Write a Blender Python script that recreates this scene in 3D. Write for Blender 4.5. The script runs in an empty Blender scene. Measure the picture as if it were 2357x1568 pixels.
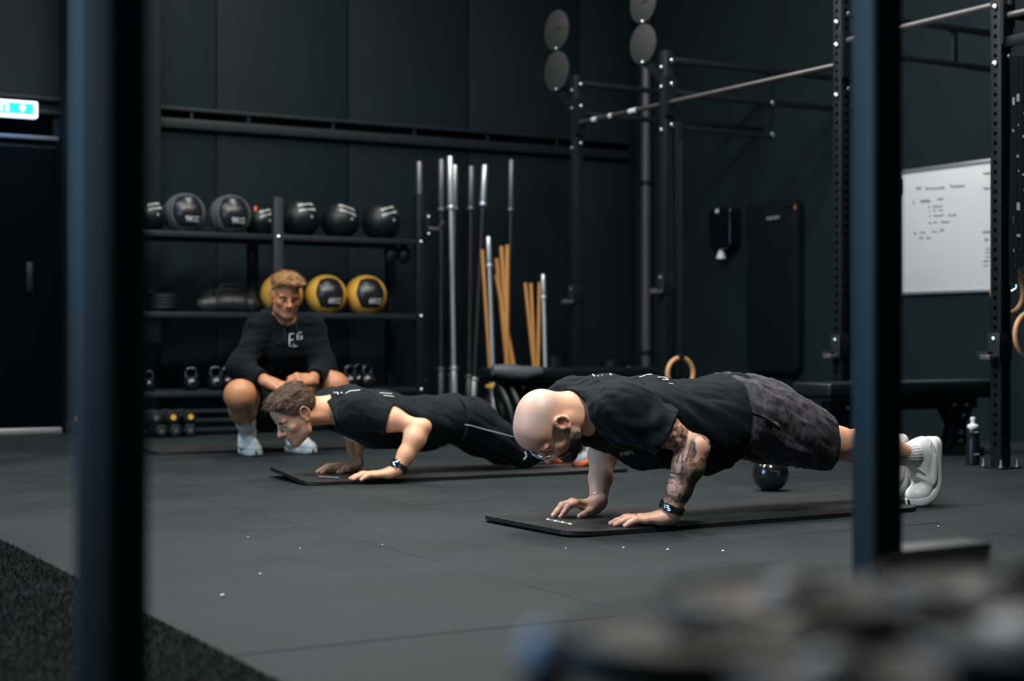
import bpy, bmesh, math, random
import numpy as np
from mathutils import Vector, Matrix, Euler, Quaternion

# ------------------------------------------------------------------ camera, world, light, exposure
SC = bpy.context.scene
COL = SC.collection
FPX, CX, CY, CAMH = 3600.0, 1178.5, 784.0, 0.62
cam_data = bpy.data.cameras.new('camera'); cam = bpy.data.objects.new('camera', cam_data); COL.objects.link(cam)
cam.location = (0, 0, CAMH); cam.rotation_euler = (math.radians(90), 0, math.radians(-30))
cam_data.sensor_width = 36.0; cam_data.lens = FPX / 2357.0 * 36.0
cam_data.clip_start = 0.05; cam_data.clip_end = 100
cam_data.dof.use_dof = True; cam_data.dof.focus_distance = 5.35; cam_data.dof.aperture_fstop = 2.3
cam_data.dof.aperture_blades = 0
SC.camera = cam
SC.view_settings.view_transform = 'Standard'; SC.view_settings.look = 'None'
SC.view_settings.gamma = 1.0; SC.view_settings.exposure = 0.28; SC.view_settings.use_curve_mapping = False
world = bpy.data.worlds.new('gym_air'); SC.world = world; world.use_nodes = True
bg = world.node_tree.nodes['Background']; bg.inputs[0].default_value = (0.30, 0.42, 0.55, 1); bg.inputs[1].default_value = 0.035

def area_light(name, loc, aim, sx, sy, watts, col, spread=180):
    d = bpy.data.lights.new(name, 'AREA'); d.shape = 'RECTANGLE'; d.size = sx; d.size_y = sy
    d.energy = watts; d.color = col; d.spread = math.radians(spread)
    o = bpy.data.objects.new(name, d); COL.objects.link(o); o.location = loc
    o.rotation_euler = (Vector(aim) - Vector(loc)).to_track_quat('-Z', 'Y').to_euler()
    return o
WARM = (1.0, 0.965, 0.925); COOL = (0.30, 0.63, 1.0)
area_light('ceiling_strip_light', (1.2, 8.4, 4.4), (1.9, 8.0, 0), 0.35, 2.6, 60, WARM)
area_light('ceiling_strip_light', (3.9, 8.8, 4.4), (3.9, 8.2, 0), 0.35, 2.6, 60, WARM)
area_light('ceiling_strip_light', (1.0, 5.6, 4.4), (2.2, 5.6, 0), 0.35, 2.6, 240, WARM)
area_light('ceiling_strip_light', (3.6, 5.6, 4.4), (3.3, 5.0, 0), 0.35, 2.6, 140, WARM)
area_light('ceiling_strip_light', (5.6, 5.6, 4.4), (6.4, 6.4, 0), 0.35, 2.6, 75, WARM)
area_light('fill_spot', (2.3, 2.7, 3.7), (2.95, 4.3, 0.2), 0.5, 0.5, 22, WARM, 70)  # added fill, out of frame, brightening the bald man's near hand and arm
area_light('window_daylight', (-2.7, 4.5, 1.7), (1.9, 2.4, 1.0), 2.2, 2.2, 170, COOL)
area_light('left_fill', (-4.2, 1.4, 1.9), (3.0, 4.8, 0.4), 2.6, 2.2, 30, (1.0, 0.97, 0.94))  # neutral fill added from the left for the camera-facing sides; no doorway there

# ------------------------------------------------------------------ pixel of the 2357x1568 frame -> place in the room
def ray(x, y):
    t = (x - CX) / FPX
    return np.array([0.5 + 0.8660254 * t, 0.8660254 - 0.5 * t, -(y - CY) / FPX])
O0 = np.array([0, 0, CAMH])
def PD(x, y, d): return O0 + ray(x, y) * d
def FL(x, y, z=0.0): r = ray(x, y); return O0 + r * ((z - CAMH) / r[2])
def PY(x, y, Y): r = ray(x, y); return O0 + r * (Y / r[1])
def PX(x, y, X): r = ray(x, y); return O0 + r * (X / r[0])

# ------------------------------------------------------------------ materials
MATS = {}
def new_mat(name):
    m = bpy.data.materials.new(name); m.use_nodes = True
    return m, m.node_tree, m.node_tree.nodes['Principled BSDF']
def mat(name, col, rough=0.5, metal=0.0, var=0.12, scale=30.0, bump=0.0, bscale=200.0, spec=0.5, coat=0.0, objvar=0.0, emit=None, estr=0.0, sheen=0.0):
    if name in MATS: return MATS[name]
    m, nt, p = new_mat(name); N = nt.nodes; L = nt.links
    tc = N.new('ShaderNodeTexCoord')
    nz = N.new('ShaderNodeTexNoise'); nz.inputs['Scale'].default_value = scale; nz.inputs['Detail'].default_value = 5
    L.new(tc.outputs['Object'], nz.inputs['Vector'])
    mx = N.new('ShaderNodeMix'); mx.data_type = 'RGBA'
    c = np.array(col)
    mx.inputs['A'].default_value = (*(c * (1 - var)), 1); mx.inputs['B'].default_value = (*np.minimum(c * (1 + var), 1), 1)
    L.new(nz.outputs['Fac'], mx.inputs['Factor'])
    out = mx.outputs['Result']
    if objvar > 0:
        oi = N.new('ShaderNodeObjectInfo'); mr = N.new('ShaderNodeMapRange')
        mr.inputs['To Min'].default_value = 1 - objvar; mr.inputs['To Max'].default_value = 1 + objvar
        L.new(oi.outputs['Random'], mr.inputs['Value'])
        hs = N.new('ShaderNodeHueSaturation'); L.new(mr.outputs['Result'], hs.inputs['Value']); L.new(out, hs.inputs['Color']); out = hs.outputs['Color']
    L.new(out, p.inputs['Base Color'])
    p.inputs['Roughness'].default_value = rough; p.inputs['Metallic'].default_value = metal
    p.inputs['Specular IOR Level'].default_value = spec; p.inputs['Coat Weight'].default_value = coat
    if sheen: p.inputs['Sheen Weight'].default_value = sheen
    if emit is not None:
        p.inputs['Emission Color'].default_value = (*emit, 1); p.inputs['Emission Strength'].default_value = estr
    if bump > 0:
        n2 = N.new('ShaderNodeTexNoise'); n2.inputs['Scale'].default_value = bscale; n2.inputs['Detail'].default_value = 3
        L.new(tc.outputs['Object'], n2.inputs['Vector'])
        b = N.new('ShaderNodeBump'); b.inputs['Strength'].default_value = bump; b.inputs['Distance'].default_value = 0.004
        L.new(n2.outputs['Fac'], b.inputs['Height']); L.new(b.outputs['Normal'], p.inputs['Normal'])
    MATS[name] = m
    return m

# ------------------------------------------------------------------ mesh building
def basis(a):
    a = np.asarray(a, float); a = a / np.linalg.norm(a)
    h = np.array([0, 0, 1.0]) if abs(a[2]) < 0.9 else np.array([1.0, 0, 0])
    u = np.cross(h, a); u /= np.linalg.norm(u); v = np.cross(a, u)
    return u, v, a
class MB:
    def __init__(s): s.v = []; s.f = []
    def add(s, vs, fs):
        n = len(s.v); s.v += [tuple(map(float, q)) for q in vs]; s.f += [tuple(i + n for i in f) for f in fs]; return s
    def box(s, c, size, R=None):
        hx, hy, hz = [q / 2 for q in size]
        vs = [np.array([x, y, z]) for x in (-hx, hx) for y in (-hy, hy) for z in (-hz, hz)]
        if R is not None: vs = [np.array(R) @ q for q in vs]
        return s.add([q + np.array(c) for q in vs], [(0, 1, 3, 2), (4, 6, 7, 5), (0, 4, 5, 1), (2, 3, 7, 6), (0, 2, 6, 4), (1, 5, 7, 3)])
    def span(s, a, b):
        a = np.array(a, float); b = np.array(b, float); return s.box((a + b) / 2, np.abs(b - a))
    def beam(s, a, b, w, h):           # rectangular bar from a to b: w sideways, h upward
        a = np.array(a, float); b = np.array(b, float); u, v, d = basis(b - a)
        R = np.stack([d, u, v], 1); return s.box((a + b) / 2, (np.linalg.norm(b - a), w, h), R)
    def tube(s, pts, r, n=14, cap=True, closed=False):
        pts = [np.array(p, float) for p in pts]; m = len(pts)
        rs = [r] * m if np.isscalar(r) else list(r)
        vs = []; fs = []; pu = None
        for i, p in enumerate(pts):
            if closed: d = pts[(i + 1) % m] - pts[i - 1]
            else: d = pts[min(i + 1, m - 1)] - pts[max(i - 1, 0)]
            d = d / (np.linalg.norm(d) + 1e-12)
            if pu is None: u, v, _ = basis(d)
            else:
                u = pu - d * np.dot(pu, d); u /= np.linalg.norm(u); v = np.cross(d, u)
            pu = u
            for k in range(n):
                a = 2 * math.pi * k / n; vs.append(p + rs[i] * (math.cos(a) * u + math.sin(a) * v))
        for i in range(m if closed else m - 1):
            j = (i + 1) % m
            for k in range(n):
                k2 = (k + 1) % n; fs.append((i * n + k, i * n + k2, j * n + k2, j * n + k))
        if cap and not closed:
            fs.append(tuple(range(n))[::-1]); fs.append(tuple((m - 1) * n + k for k in range(n)))
        return s.add(vs, fs)
    def cyl(s, a, b, r, n=18): return s.tube([a, b], r, n)
    def lathe(s, prof, c=(0, 0, 0), axis=(0, 0, 1), n=28):   # prof: (radius, height) pairs
        u, v, d = basis(axis); c = np.array(c, float); vs = []; fs = []; m = len(prof)
        for (r, h) in prof:
            for k in range(n):
                a = 2 * math.pi * k / n; vs.append(c + d * h + max(r, 1e-5) * (math.cos(a) * u + math.sin(a) * v))
        for i in range(m - 1):
            for k in range(n):
                k2 = (k + 1) % n; fs.append((i * n + k, i * n + k2, (i + 1) * n + k2, (i + 1) * n + k))
        fs.append(tuple(range(n))[::-1]); fs.append(tuple((m - 1) * n + k for k in range(n)))
        return s.add(vs, fs)
    def ball(s, c, r, n=32, m=16, R=None):
        r = np.array([r] * 3 if np.isscalar(r) else r, float); c = np.array(c, float); vs = []; fs = []
        for i in range(1, m):
            th = math.pi * i / m
            for k in range(n):
                a = 2 * math.pi * k / n
                q = np.array([math.sin(th) * math.cos(a), math.sin(th) * math.sin(a), math.cos(th)]) * r
                vs.append((np.array(R) @ q if R is not None else q) + c)
        t = np.array([0, 0, 1.0]) * r; t = np.array(R) @ t if R is not None else t
        vs.append(c + t); vs.append(c - t); T = len(vs) - 2
        for i in range(m - 2):
            for k in range(n):
                k2 = (k + 1) % n; fs.append((i * n + k, (i + 1) * n + k, (i + 1) * n + k2, i * n + k2))
        for k in range(n):
            k2 = (k + 1) % n; fs.append((T, k, k2)); fs.append((T + 1, (m - 2) * n + k2, (m - 2) * n + k))
        return s.add(vs, fs)
    def prism(s, poly, h0, h1, frame):       # outline (u, v) in frame (origin, U, V, W), pushed from h0 to h1 along W
        o, U, V, W = [np.array(q, float) for q in frame]; n = len(poly)
        vs = [o + U * p[0] + V * p[1] + W * h for h in (h0, h1) for p in poly]
        fs = [tuple(range(n))[::-1], tuple(range(n, 2 * n))]
        for k in range(n): k2 = (k + 1) % n; fs.append((k, k2, n + k2, n + k))
        return s.add(vs, fs)
    def mesh(s, name, bevel=0.0, seg=2, smooth=True, angle=40):
        me = bpy.data.meshes.new(name); me.from_pydata(s.v, [], s.f); me.update()
        bm = bmesh.new(); bm.from_mesh(me)
        bmesh.ops.recalc_face_normals(bm, faces=bm.faces)
        if bevel > 0:
            es = [e for e in bm.edges if len(e.link_faces) == 2 and e.calc_face_angle(0) > math.radians(35)]
            bmesh.ops.bevel(bm, geom=es, offset=bevel, segments=seg, affect='EDGES', profile=0.5, clamp_overlap=True)
        if smooth:
            for f in bm.faces: f.smooth = True
            for e in bm.edges:
                if len(e.link_faces) == 2 and e.calc_face_angle(0) > math.radians(angle): e.smooth = False
        bm.to_mesh(me); bm.free(); return me
    def obj(s, name, material, parent=None, bevel=0.0, seg=2, smooth=True, angle=40):
        return link(name, s.mesh(name, bevel, seg, smooth, angle), material, parent)
def link(name, me, material, parent=None):
    o = bpy.data.objects.new(name, me)
    if material is not None and len(me.materials) == 0: me.materials.append(material)
    COL.objects.link(o)
    if parent is not None:
        o.parent = parent; o.matrix_parent_inverse = parent_inverse(parent)
    return o
def parent_inverse(p):       # parts are modelled in room coordinates
    return Matrix.LocRotScale(p.location, p.rotation_euler, p.scale).inverted() if p.parent is None else Matrix.Identity(4)
def tag(o, label=None, cat=None, group=None, kind=None):
    if label: o['label'] = label
    if cat: o['category'] = cat
    if group: o['group'] = group
    if kind: o['kind'] = kind
    return o
def thing(name, label, cat, loc=(0, 0, 0), group=None, rotz=0.0):
    o = bpy.data.objects.new(name, None); COL.objects.link(o); o.empty_display_size = 0.1
    o.location = tuple(map(float, loc)); o.rotation_euler = (0, 0, rotz)
    return tag(o, label, cat, group)
def copy_tree(o, parent=None):
    c = o.copy(); COL.objects.link(c)
    if parent is not None: c.parent = parent
    for ch in list(o.children): copy_tree(ch, c)
    return c
def struct(name, mb, material, bevel=0.0, smooth=True):
    o = mb.obj(name, material, None, bevel, 2, smooth); o['kind'] = 'structure'; return o
def text_mesh(body, size, extrude=0.0005, shear=0.0, spacing=1.0):
    cu = bpy.data.curves.new('txt', 'FONT'); cu.body = body; cu.size = size; cu.extrude = extrude
    cu.align_x = 'CENTER'; cu.align_y = 'CENTER'; cu.shear = shear; cu.space_character = spacing; cu.resolution_u = 3
    ob = bpy.data.objects.new('txt', cu); COL.objects.link(ob)
    dg = bpy.context.evaluated_depsgraph_get(); me = bpy.data.meshes.new_from_object(ob.evaluated_get(dg))
    COL.objects.unlink(ob); bpy.data.objects.remove(ob); bpy.data.curves.remove(cu)
    return me
def map_mesh(me, fn):
    co = np.empty(len(me.vertices) * 3); me.vertices.foreach_get('co', co); co = fn(co.reshape(-1, 3))
    me.vertices.foreach_set('co', np.ascontiguousarray(co, dtype=float).ravel()); me.update(); return me
def frame_map(o, U, V, W):
    o, U, V, W = [np.array(q, float) for q in (o, U, V, W)]
    return lambda c: o + c[:, :1] * U + c[:, 1:2] * V + c[:, 2:3] * W
def on_ball(me, c, r, fwd, up, roll=0.0, du=0.0, dv=0.0):   # wrap flat lettering round a ball
    f = np.array(fwd, float); f /= np.linalg.norm(f); u = np.array(up, float); u -= f * np.dot(u, f); u /= np.linalg.norm(u)
    s = np.cross(u, f); cr, sr = math.cos(roll), math.sin(roll)
    def fn(co):
        x = co[:, 0] * cr - co[:, 1] * sr + du; y = co[:, 0] * sr + co[:, 1] * cr + dv
        a = x / r; b = y / r; R = (r + co[:, 2])[:, None]
        d = np.cos(b)[:, None] * (np.cos(a)[:, None] * f + np.sin(a)[:, None] * s) + np.sin(b)[:, None] * u
        return np.array(c) + R * d
    return map_mesh(me, fn)
def patch_mesh(name, poly, r, c, fwd, up, lift, n=10, roll=0.0, du=0.0, dv=0.0):   # filled outline wrapped on a ball
    bm = bmesh.new(); k = len(poly); rings = []
    for i in range(n, 0, -1):
        rings.append([bm.verts.new((p[0] * i / n, p[1] * i / n, lift if i < n else -0.002)) for p in poly])
    cen = bm.verts.new((0, 0, lift))
    for a, b in zip(rings[:-1], rings[1:]):
        for j in range(k): bm.faces.new((a[j], a[(j + 1) % k], b[(j + 1) % k], b[j]))
    for j in range(k): bm.faces.new((rings[-1][j], rings[-1][(j + 1) % k], cen))
    for f in bm.faces: f.smooth = True
    me = bpy.data.meshes.new(name); bm.to_mesh(me); bm.free()
    return on_ball(me, c, r, fwd, up, roll, du, dv)
def rounded(w, h, r, n=5):
    out = []
    for cx, cy, a0 in ((w / 2 - r, h / 2 - r, 0), (-w / 2 + r, h / 2 - r, 90), (-w / 2 + r, -h / 2 + r, 180), (w / 2 - r, -h / 2 + r, 270)):
        for i in range(n + 1):
            a = math.radians(a0 + 90 * i / n); out.append((cx + r * math.cos(a), cy + r * math.sin(a)))
    return out
rng = random.Random(7)
# ------------------------------------------------------------------ materials of the place
M_WALL = mat('wall_paint_charcoal', (0.0072, 0.0146, 0.0178), 0.62, var=0.18, scale=3.0, bump=0.15, bscale=260, spec=0.12)
M_SEAM = mat('wall_joint_black', (0.002, 0.0025, 0.003), 0.8)
M_TRIM = mat('steel_beam_black', (0.0105, 0.0155, 0.018), 0.5, var=0.2, scale=12, spec=0.22)
M_STEEL = mat('powder_coated_black_steel', (0.0045, 0.0072, 0.0086), 0.45, var=0.2, scale=60, bump=0.12, bscale=700, spec=0.25)
M_BLUESTEEL = mat('powder_coated_slate_blue_steel', (0.014, 0.019, 0.024), 0.5, var=0.15, scale=60, bump=0.1, bscale=700, spec=0.3)
M_HOLE = mat('hole_black', (0.0008, 0.0009, 0.001), 0.9, spec=0.0)
M_CHROME = mat('bright_chrome', (0.66, 0.70, 0.74), 0.30, 0.72, var=0.06)
M_BOLT = mat('zinc_bolt', (0.72, 0.74, 0.74), 0.28, 1.0, var=0.06)
M_BAR = mat('worn_grey_bar_steel', (0.17, 0.165, 0.165), 0.38, 0.7, var=0.2, scale=20)
M_BARDK = mat('dark_oxide_bar_steel', (0.045, 0.043, 0.044), 0.42, 0.6, var=0.2, scale=20)
M_WOOD = mat('birch_wood_oiled', (0.47, 0.215, 0.048), 0.5, var=0.16, scale=16)
M_WOODLT = mat('birch_ring_wood', (0.50, 0.28, 0.13), 0.45, var=0.12, scale=20)
M_VINYL = mat('black_vinyl', (0.0042, 0.0066, 0.0080), 0.40, var=0.2, scale=40, bump=0.12, bscale=500, spec=0.35)
M_VINYLGLOSS = mat('black_vinyl_shiny', (0.010, 0.011, 0.012), 0.26, var=0.2, scale=40, bump=0.12, bscale=500)
M_GREYVINYL = mat('grey_vinyl', (0.075, 0.090, 0.098), 0.45, var=0.15, scale=40, bump=0.1, bscale=500)
M_YELLOW = mat('mustard_vinyl', (0.62, 0.36, 0.055), 0.5, var=0.1, scale=30, bump=0.1, bscale=500)
M_RUBBER = mat('black_rubber', (0.0042, 0.0066, 0.0076), 0.6, var=0.2, scale=60, bump=0.2, bscale=500, spec=0.22)
M_PRINT = mat('white_print', (0.62, 0.64, 0.63), 0.6, var=0.04)
M_GREYPRINT = mat('grey_print', (0.36, 0.38, 0.37), 0.6, var=0.06)
M_ORANGE = mat('orange_rubber', (0.75, 0.16, 0.05), 0.5)
M_REDP = mat('red_plastic', (0.35, 0.04, 0.035), 0.5)
M_ENAMEL = mat('gloss_black_enamel', (0.006, 0.007, 0.008), 0.16, var=0.2, coat=0.4)
M_WHITEP = mat('white_plastic', (0.62, 0.64, 0.64), 0.4)
M_NAVYP = mat('dark_blue_tinted_plastic', (0.0025, 0.0042, 0.0075), 0.2, coat=0.3)
M_BOARD = mat('whiteboard_enamel', (0.56, 0.59, 0.585), 0.35, var=0.02, scale=4)
M_ALU = mat('brushed_aluminium', (0.55, 0.57, 0.58), 0.35, 0.8, var=0.06)
M_INK = mat('grey_green_marker_ink', (0.10, 0.14, 0.13), 0.6)
M_TARGET = mat('grey_target_plate', (0.021, 0.022, 0.022), 0.6, var=0.08, scale=10)
M_GREYPL = mat('pale_grey_plastic_guard', (0.06, 0.070, 0.070), 0.5, var=0.1)

def rubber_floor():
    m, nt, p = new_mat('speckled_rubber_tile'); N = nt.nodes; L = nt.links
    tc = N.new('ShaderNodeTexCoord')
    big = N.new('ShaderNodeTexNoise'); big.inputs['Scale'].default_value = 1.6; big.inputs['Detail'].default_value = 6; big.inputs['Roughness'].default_value = 0.65
    fine = N.new('ShaderNodeTexNoise'); fine.inputs['Scale'].default_value = 330; fine.inputs['Detail'].default_value = 2
    geo = N.new('ShaderNodeNewGeometry')
    L.new(geo.outputs['Position'], big.inputs['Vector']); L.new(geo.outputs['Position'], fine.inputs['Vector'])
    cr = N.new('ShaderNodeValToRGB'); cr.color_ramp.elements[0].position = 0.25; cr.color_ramp.elements[1].position = 0.8
    cr.color_ramp.elements[0].color = (0.0052, 0.0084, 0.0092, 1); cr.color_ramp.elements[1].color = (0.0178, 0.0255, 0.0270, 1)
    L.new(big.outputs['Fac'], cr.inputs['Fac'])
    cf = N.new('ShaderNodeValToRGB'); cf.color_ramp.elements[0].position = 0.36; cf.color_ramp.elements[1].position = 0.66
    cf.color_ramp.elements[0].color = (0.55, 0.55, 0.55, 1); cf.color_ramp.elements[1].color = (1.5, 1.5, 1.5, 1)
    L.new(fine.outputs['Fac'], cf.inputs['Fac'])
    mu = N.new('ShaderNodeMix'); mu.data_type = 'RGBA'; mu.blend_type = 'MULTIPLY'; mu.inputs['Factor'].default_value = 1
    L.new(cr.outputs['Color'], mu.inputs['A']); L.new(cf.outputs['Color'], mu.inputs['B'])
    oi = N.new('ShaderNodeObjectInfo'); mr = N.new('ShaderNodeMapRange'); mr.inputs['To Min'].default_value = 0.90; mr.inputs['To Max'].default_value = 1.10
    L.new(oi.outputs['Random'], mr.inputs['Value'])
    hs = N.new('ShaderNodeHueSaturation'); L.new(mr.outputs['Result'], hs.inputs['Value']); L.new(mu.outputs['Result'], hs.inputs['Color'])
    L.new(hs.outputs['Color'], p.inputs['Base Color'])
    rr = N.new('ShaderNodeMapRange'); rr.inputs['To Min'].default_value = 0.50; rr.inputs['To Max'].default_value = 0.74
    L.new(big.outputs['Fac'], rr.inputs['Value']); L.new(rr.outputs['Result'], p.inputs['Roughness'])
    p.inputs['Specular IOR Level'].default_value = 0.17
    b = N.new('ShaderNodeBump'); b.inputs['Strength'].default_value = 0.35; b.inputs['Distance'].default_value = 0.003
    L.new(fine.outputs['Fac'], b.inputs['Height']); L.new(b.outputs['Normal'], p.inputs['Normal'])
    return m
M_TILE = rubber_floor()
WY, WX = 10.93, 7.50          # back wall, right wall

# ------------------------------------------------------------------ floor of loose rubber tiles
fl = MB().span((-5, -3, -0.06), (WX + 0.2, WY + 0.2, -0.012)); fl = struct('floor', fl, M_SEAM)
TX0, TW, TROW = 2.013, 0.958, 0.945
tile_me = None
for ci in range(-1, 6):
    x0 = TX0 + ci * TW; w = TW
    if ci == 5: w = WX - x0
    off = 3.886 if ci % 2 else 3.404
    y0 = off - TROW * 4
    while y0 < WY:
        y1 = min(y0 + TROW, WY)
        full = abs(y1 - y0 - TROW) < 1e-6 and abs(w - TW) < 1e-6
        if full and tile_me is None:
            tile_me = MB().span((0.0016, 0.0016, -0.012), (TW - 0.0016, TROW - 0.0016, 0)).mesh('floor_tile', 0.0016, 1)
            tile_me.materials.append(M_TILE)
        me = tile_me if full else MB().span((0.0016, 0.0016, -0.012), (w - 0.0016, y1 - y0 - 0.0016, 0)).mesh('floor_tile', 0.0016, 1)
        o = link('floor_tile', me, M_TILE, fl)
        o.location = (x0, y0, -rng.random() * 0.0012)
        y0 += TROW
# small crumbs and specks of grit lying on the tiles
crumb = None
for (px, py, s) in ((512, 1373, .006), (599, 1323, .004), (1435, 1262, .004), (1537, 1267, .005), (1664, 1270, .005), (2160, 1213, .004), (2340, 1009, .008), (571, 1237, .003), (880, 1255, .003), (1302, 1264, .003), (690, 1264, .003)):
    p = FL(px, py)
    o = MB().ball((0, 0, 0), (s, s * .7, s * .5), 8, 5).obj('chalk_crumb', M_WHITEP)
    o.location = (p[0], p[1], s * .45)
    tag(o, 'tiny white crumb lying on the dark rubber floor', 'crumb', 'white crumbs on the rubber floor')

# ------------------------------------------------------------------ turf lane on the left with tick marks
def turf_mat(name, a, b):
    m, nt, p = new_mat(name); N = nt.nodes; L = nt.links
    g = N.new('ShaderNodeNewGeometry'); n = N.new('ShaderNodeTexNoise'); n.inputs['Scale'].default_value = 28; n.inputs['Detail'].default_value = 4
    L.new(g.outputs['Position'], n.inputs['Vector'])
    c = N.new('ShaderNodeValToRGB'); c.color_ramp.elements[0].color = (*a, 1); c.color_ramp.elements[1].color = (*b, 1)
    c.color_ramp.elements[0].position = .3; c.color_ramp.elements[1].position = .7
    L.new(n.outputs['Fac'], c.inputs['Fac']); L.new(c.outputs['Color'], p.inputs['Base Color']); p.inputs['Roughness'].default_value = .8; p.inputs['Specular IOR Level'].default_value = .06
    return m
M_TURF = turf_mat('charcoal_turf', (0.0012, 0.0018, 0.0019), (0.0060, 0.0075, 0.0072)); M_TURFLT = turf_mat('pale_line_turf', (0.020, 0.022, 0.021), (0.042, 0.046, 0.044))
tf = MB().span((-4.9, -2.9, -0.012), (TX0 - TW - 0.002, WY, 0.002)); tf = struct('floor_turf', tf, M_TURF)
ticks = [(0.84, 1.025, y - .024, y + .024) for y in (2.94, 3.87, 4.80, 5.73)]
nr = np.random.RandomState(3)
def fibres(name, n, inside, material):
    x = nr.uniform(-0.55, 1.05, n); y = nr.uniform(1.9, 6.4, n)
    mk = np.zeros(n, bool)
    for (a, b, c, d) in ticks: mk |= (x > a) & (x < b) & (y > c) & (y < d)
    keep = (mk if inside else ~mk) & (x < 1.05) & (x > -0.1 * y + 0.1) ; x = x[keep]; y = y[keep]; k = len(x)
    a = nr.uniform(0, 6.28, k); ln = nr.uniform(.008, .017, k); lean = nr.uniform(.2, .9, k); w = .0011
    base = np.stack([x, y, np.full(k, .001)], 1); sd = np.stack([-np.sin(a), np.cos(a), np.zeros(k)], 1) * w
    tip = base + np.stack([np.cos(a) * ln * lean, np.sin(a) * ln * lean, ln * np.sqrt(1 - .6 * lean ** 2)], 1)
    v = np.stack([base - sd, base + sd, tip], 1).reshape(-1, 3); me = bpy.data.meshes.new(name)
    me.vertices.add(len(v)); me.vertices.foreach_set('co', v.ravel()); me.loops.add(len(v)); me.loops.foreach_set('vertex_index', np.arange(len(v)))
    me.polygons.add(k); me.polygons.foreach_set('loop_start', np.arange(k) * 3); me.polygons.foreach_set('loop_total', np.full(k, 3)); me.update()
    o = link(name, me, material, tf); o['kind'] = 'stuff'
fibres('turf_fibres', 150000, False, M_TURF); fibres('line_fibres', 260000, True, M_TURFLT)

# ------------------------------------------------------------------ walls
wb = struct('wall_back', MB().span((-5, WY, 0), (WX + .2, WY + .2, 5.2)), M_SEAM)
edges = [x for x in (-4.505, -3.465, -2.425, -1.385, -0.345, 0.695, 1.735, 2.775, 3.815, 4.857, 5.897, 6.94, WX)]
for a, b in zip(edges[:-1], edges[1:]):
    MB().span((a + .008, WY - .025, 0), (b - .008, WY, 5.2)).obj('wall_panel', M_WALL, wb, bevel=.003)
struct('wall_right', MB().span((WX, -3, 0), (WX + .2, WY + .2, 5.2)), M_WALL)
pil = MB().span((2.69, 10.70, 0), (3.345, WY, 5.2)); struct('wall_pillar', pil, M_WALL, bevel=.006)
trk = struct('trim_1', MB().span((3.345, 10.84, 2.135), (7.40, 10.905, 2.205)), M_TRIM, bevel=.004)          # door track, lower box
MB().span((3.345, 10.875, 2.205), (7.40, 10.905, 2.262)).obj('track_groove', M_HOLE, trk)
MB().span((3.345, 10.85, 2.262), (7.40, 10.905, 2.288)).obj('track_lip', M_TRIM, trk, bevel=.003)
for x in (3.62, 4.05, 4.72, 5.4, 6.05, 6.7):
    MB().span((x - .01, 10.865, 2.205), (x + .01, 10.88, 2.262)).obj('track_clip', M_TRIM, trk)
tr2 = struct('trim_2', MB().span((-1, 10.84, 2.262), (2.69, 10.905, 2.288)), M_TRIM, bevel=.003)
MB().span((-1, 10.86, 2.17), (2.69, 10.905, 2.20)).obj('track_rail', M_TRIM, tr2, bevel=.003)
MB().span((-1, 10.80, 1.985), (2.66, 10.905, 2.012)).obj('track_shelf', M_GREYPL, tr2, bevel=.003)
MB().span((-1, 10.88, 1.935), (2.66, 10.905, 1.985)).obj('track_skirt', M_TRIM, tr2)
MB().span((-1, 10.885, 2.012), (2.64, 10.905, 2.17)).obj('track_pocket', M_HOLE, tr2)
M_DARKPANEL = mat('near_black_panel', (.0004, .0012, .0021), .8, var=.15, scale=4, spec=.03)
dr = struct('dark_panel_1', MB().span((-1, 10.83, 0.0), (2.66, 10.90, 1.935)), M_DARKPANEL, bevel=.004)  # near-black matte panel added over the lower wall to darken it
MB().span((2.45, 10.815, .95), (2.49, 10.83, 1.15)).obj('panel_handle', M_STEEL, dr, bevel=.003)
p0 = FL(0, 993); p1 = FL(112, 990)
struct('trim_3', MB().span((p0[0] - 1, 10.62, 0), (p1[0], 10.70, .035)), M_ALU, bevel=.004)
tag(MB().span((p1[0] + .02, 10.58, 0), (p1[0] + .19, 10.70, .075)).obj('door_stop', M_RUBBER, None, .008), 'black rubber door stop beside the silver threshold strip', 'door stop')
q = FL(178, 994); tb = thing('floor_marker', 'small red floor marker at the foot of the dark pillar', 'floor marker', (q[0], q[1], 0))
MB().lathe([(.052, 0), (.052, .006), (.032, .012), (.012, .10), (.01, .105)], (q[0], q[1], .001)).obj('marker_cone', M_REDP, tb)
MB().lathe([(.0285, .03), (.0235, .056)], (q[0], q[1], .001)).obj('white_band', M_WHITEP, tb)

# drain pipe in the corner
pc = PY(1487, 500, 10.66)
pp = thing('drain_pipe', 'grey vertical drain pipe running up the corner of the walls', 'pipe', (pc[0], pc[1], 0))
MB().cyl((pc[0], pc[1], 0), (pc[0], pc[1], 5.1), .041, 24).obj('pipe', mat('satin_grey_pipe', (0.055, 0.057, 0.062), .38), pp)
for z in (.5, 1.9, 3.3): MB().cyl((pc[0], pc[1], z), (pc[0], pc[1], z + .04), .047, 24).obj('pipe_clamp', M_STEEL, pp)

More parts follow.
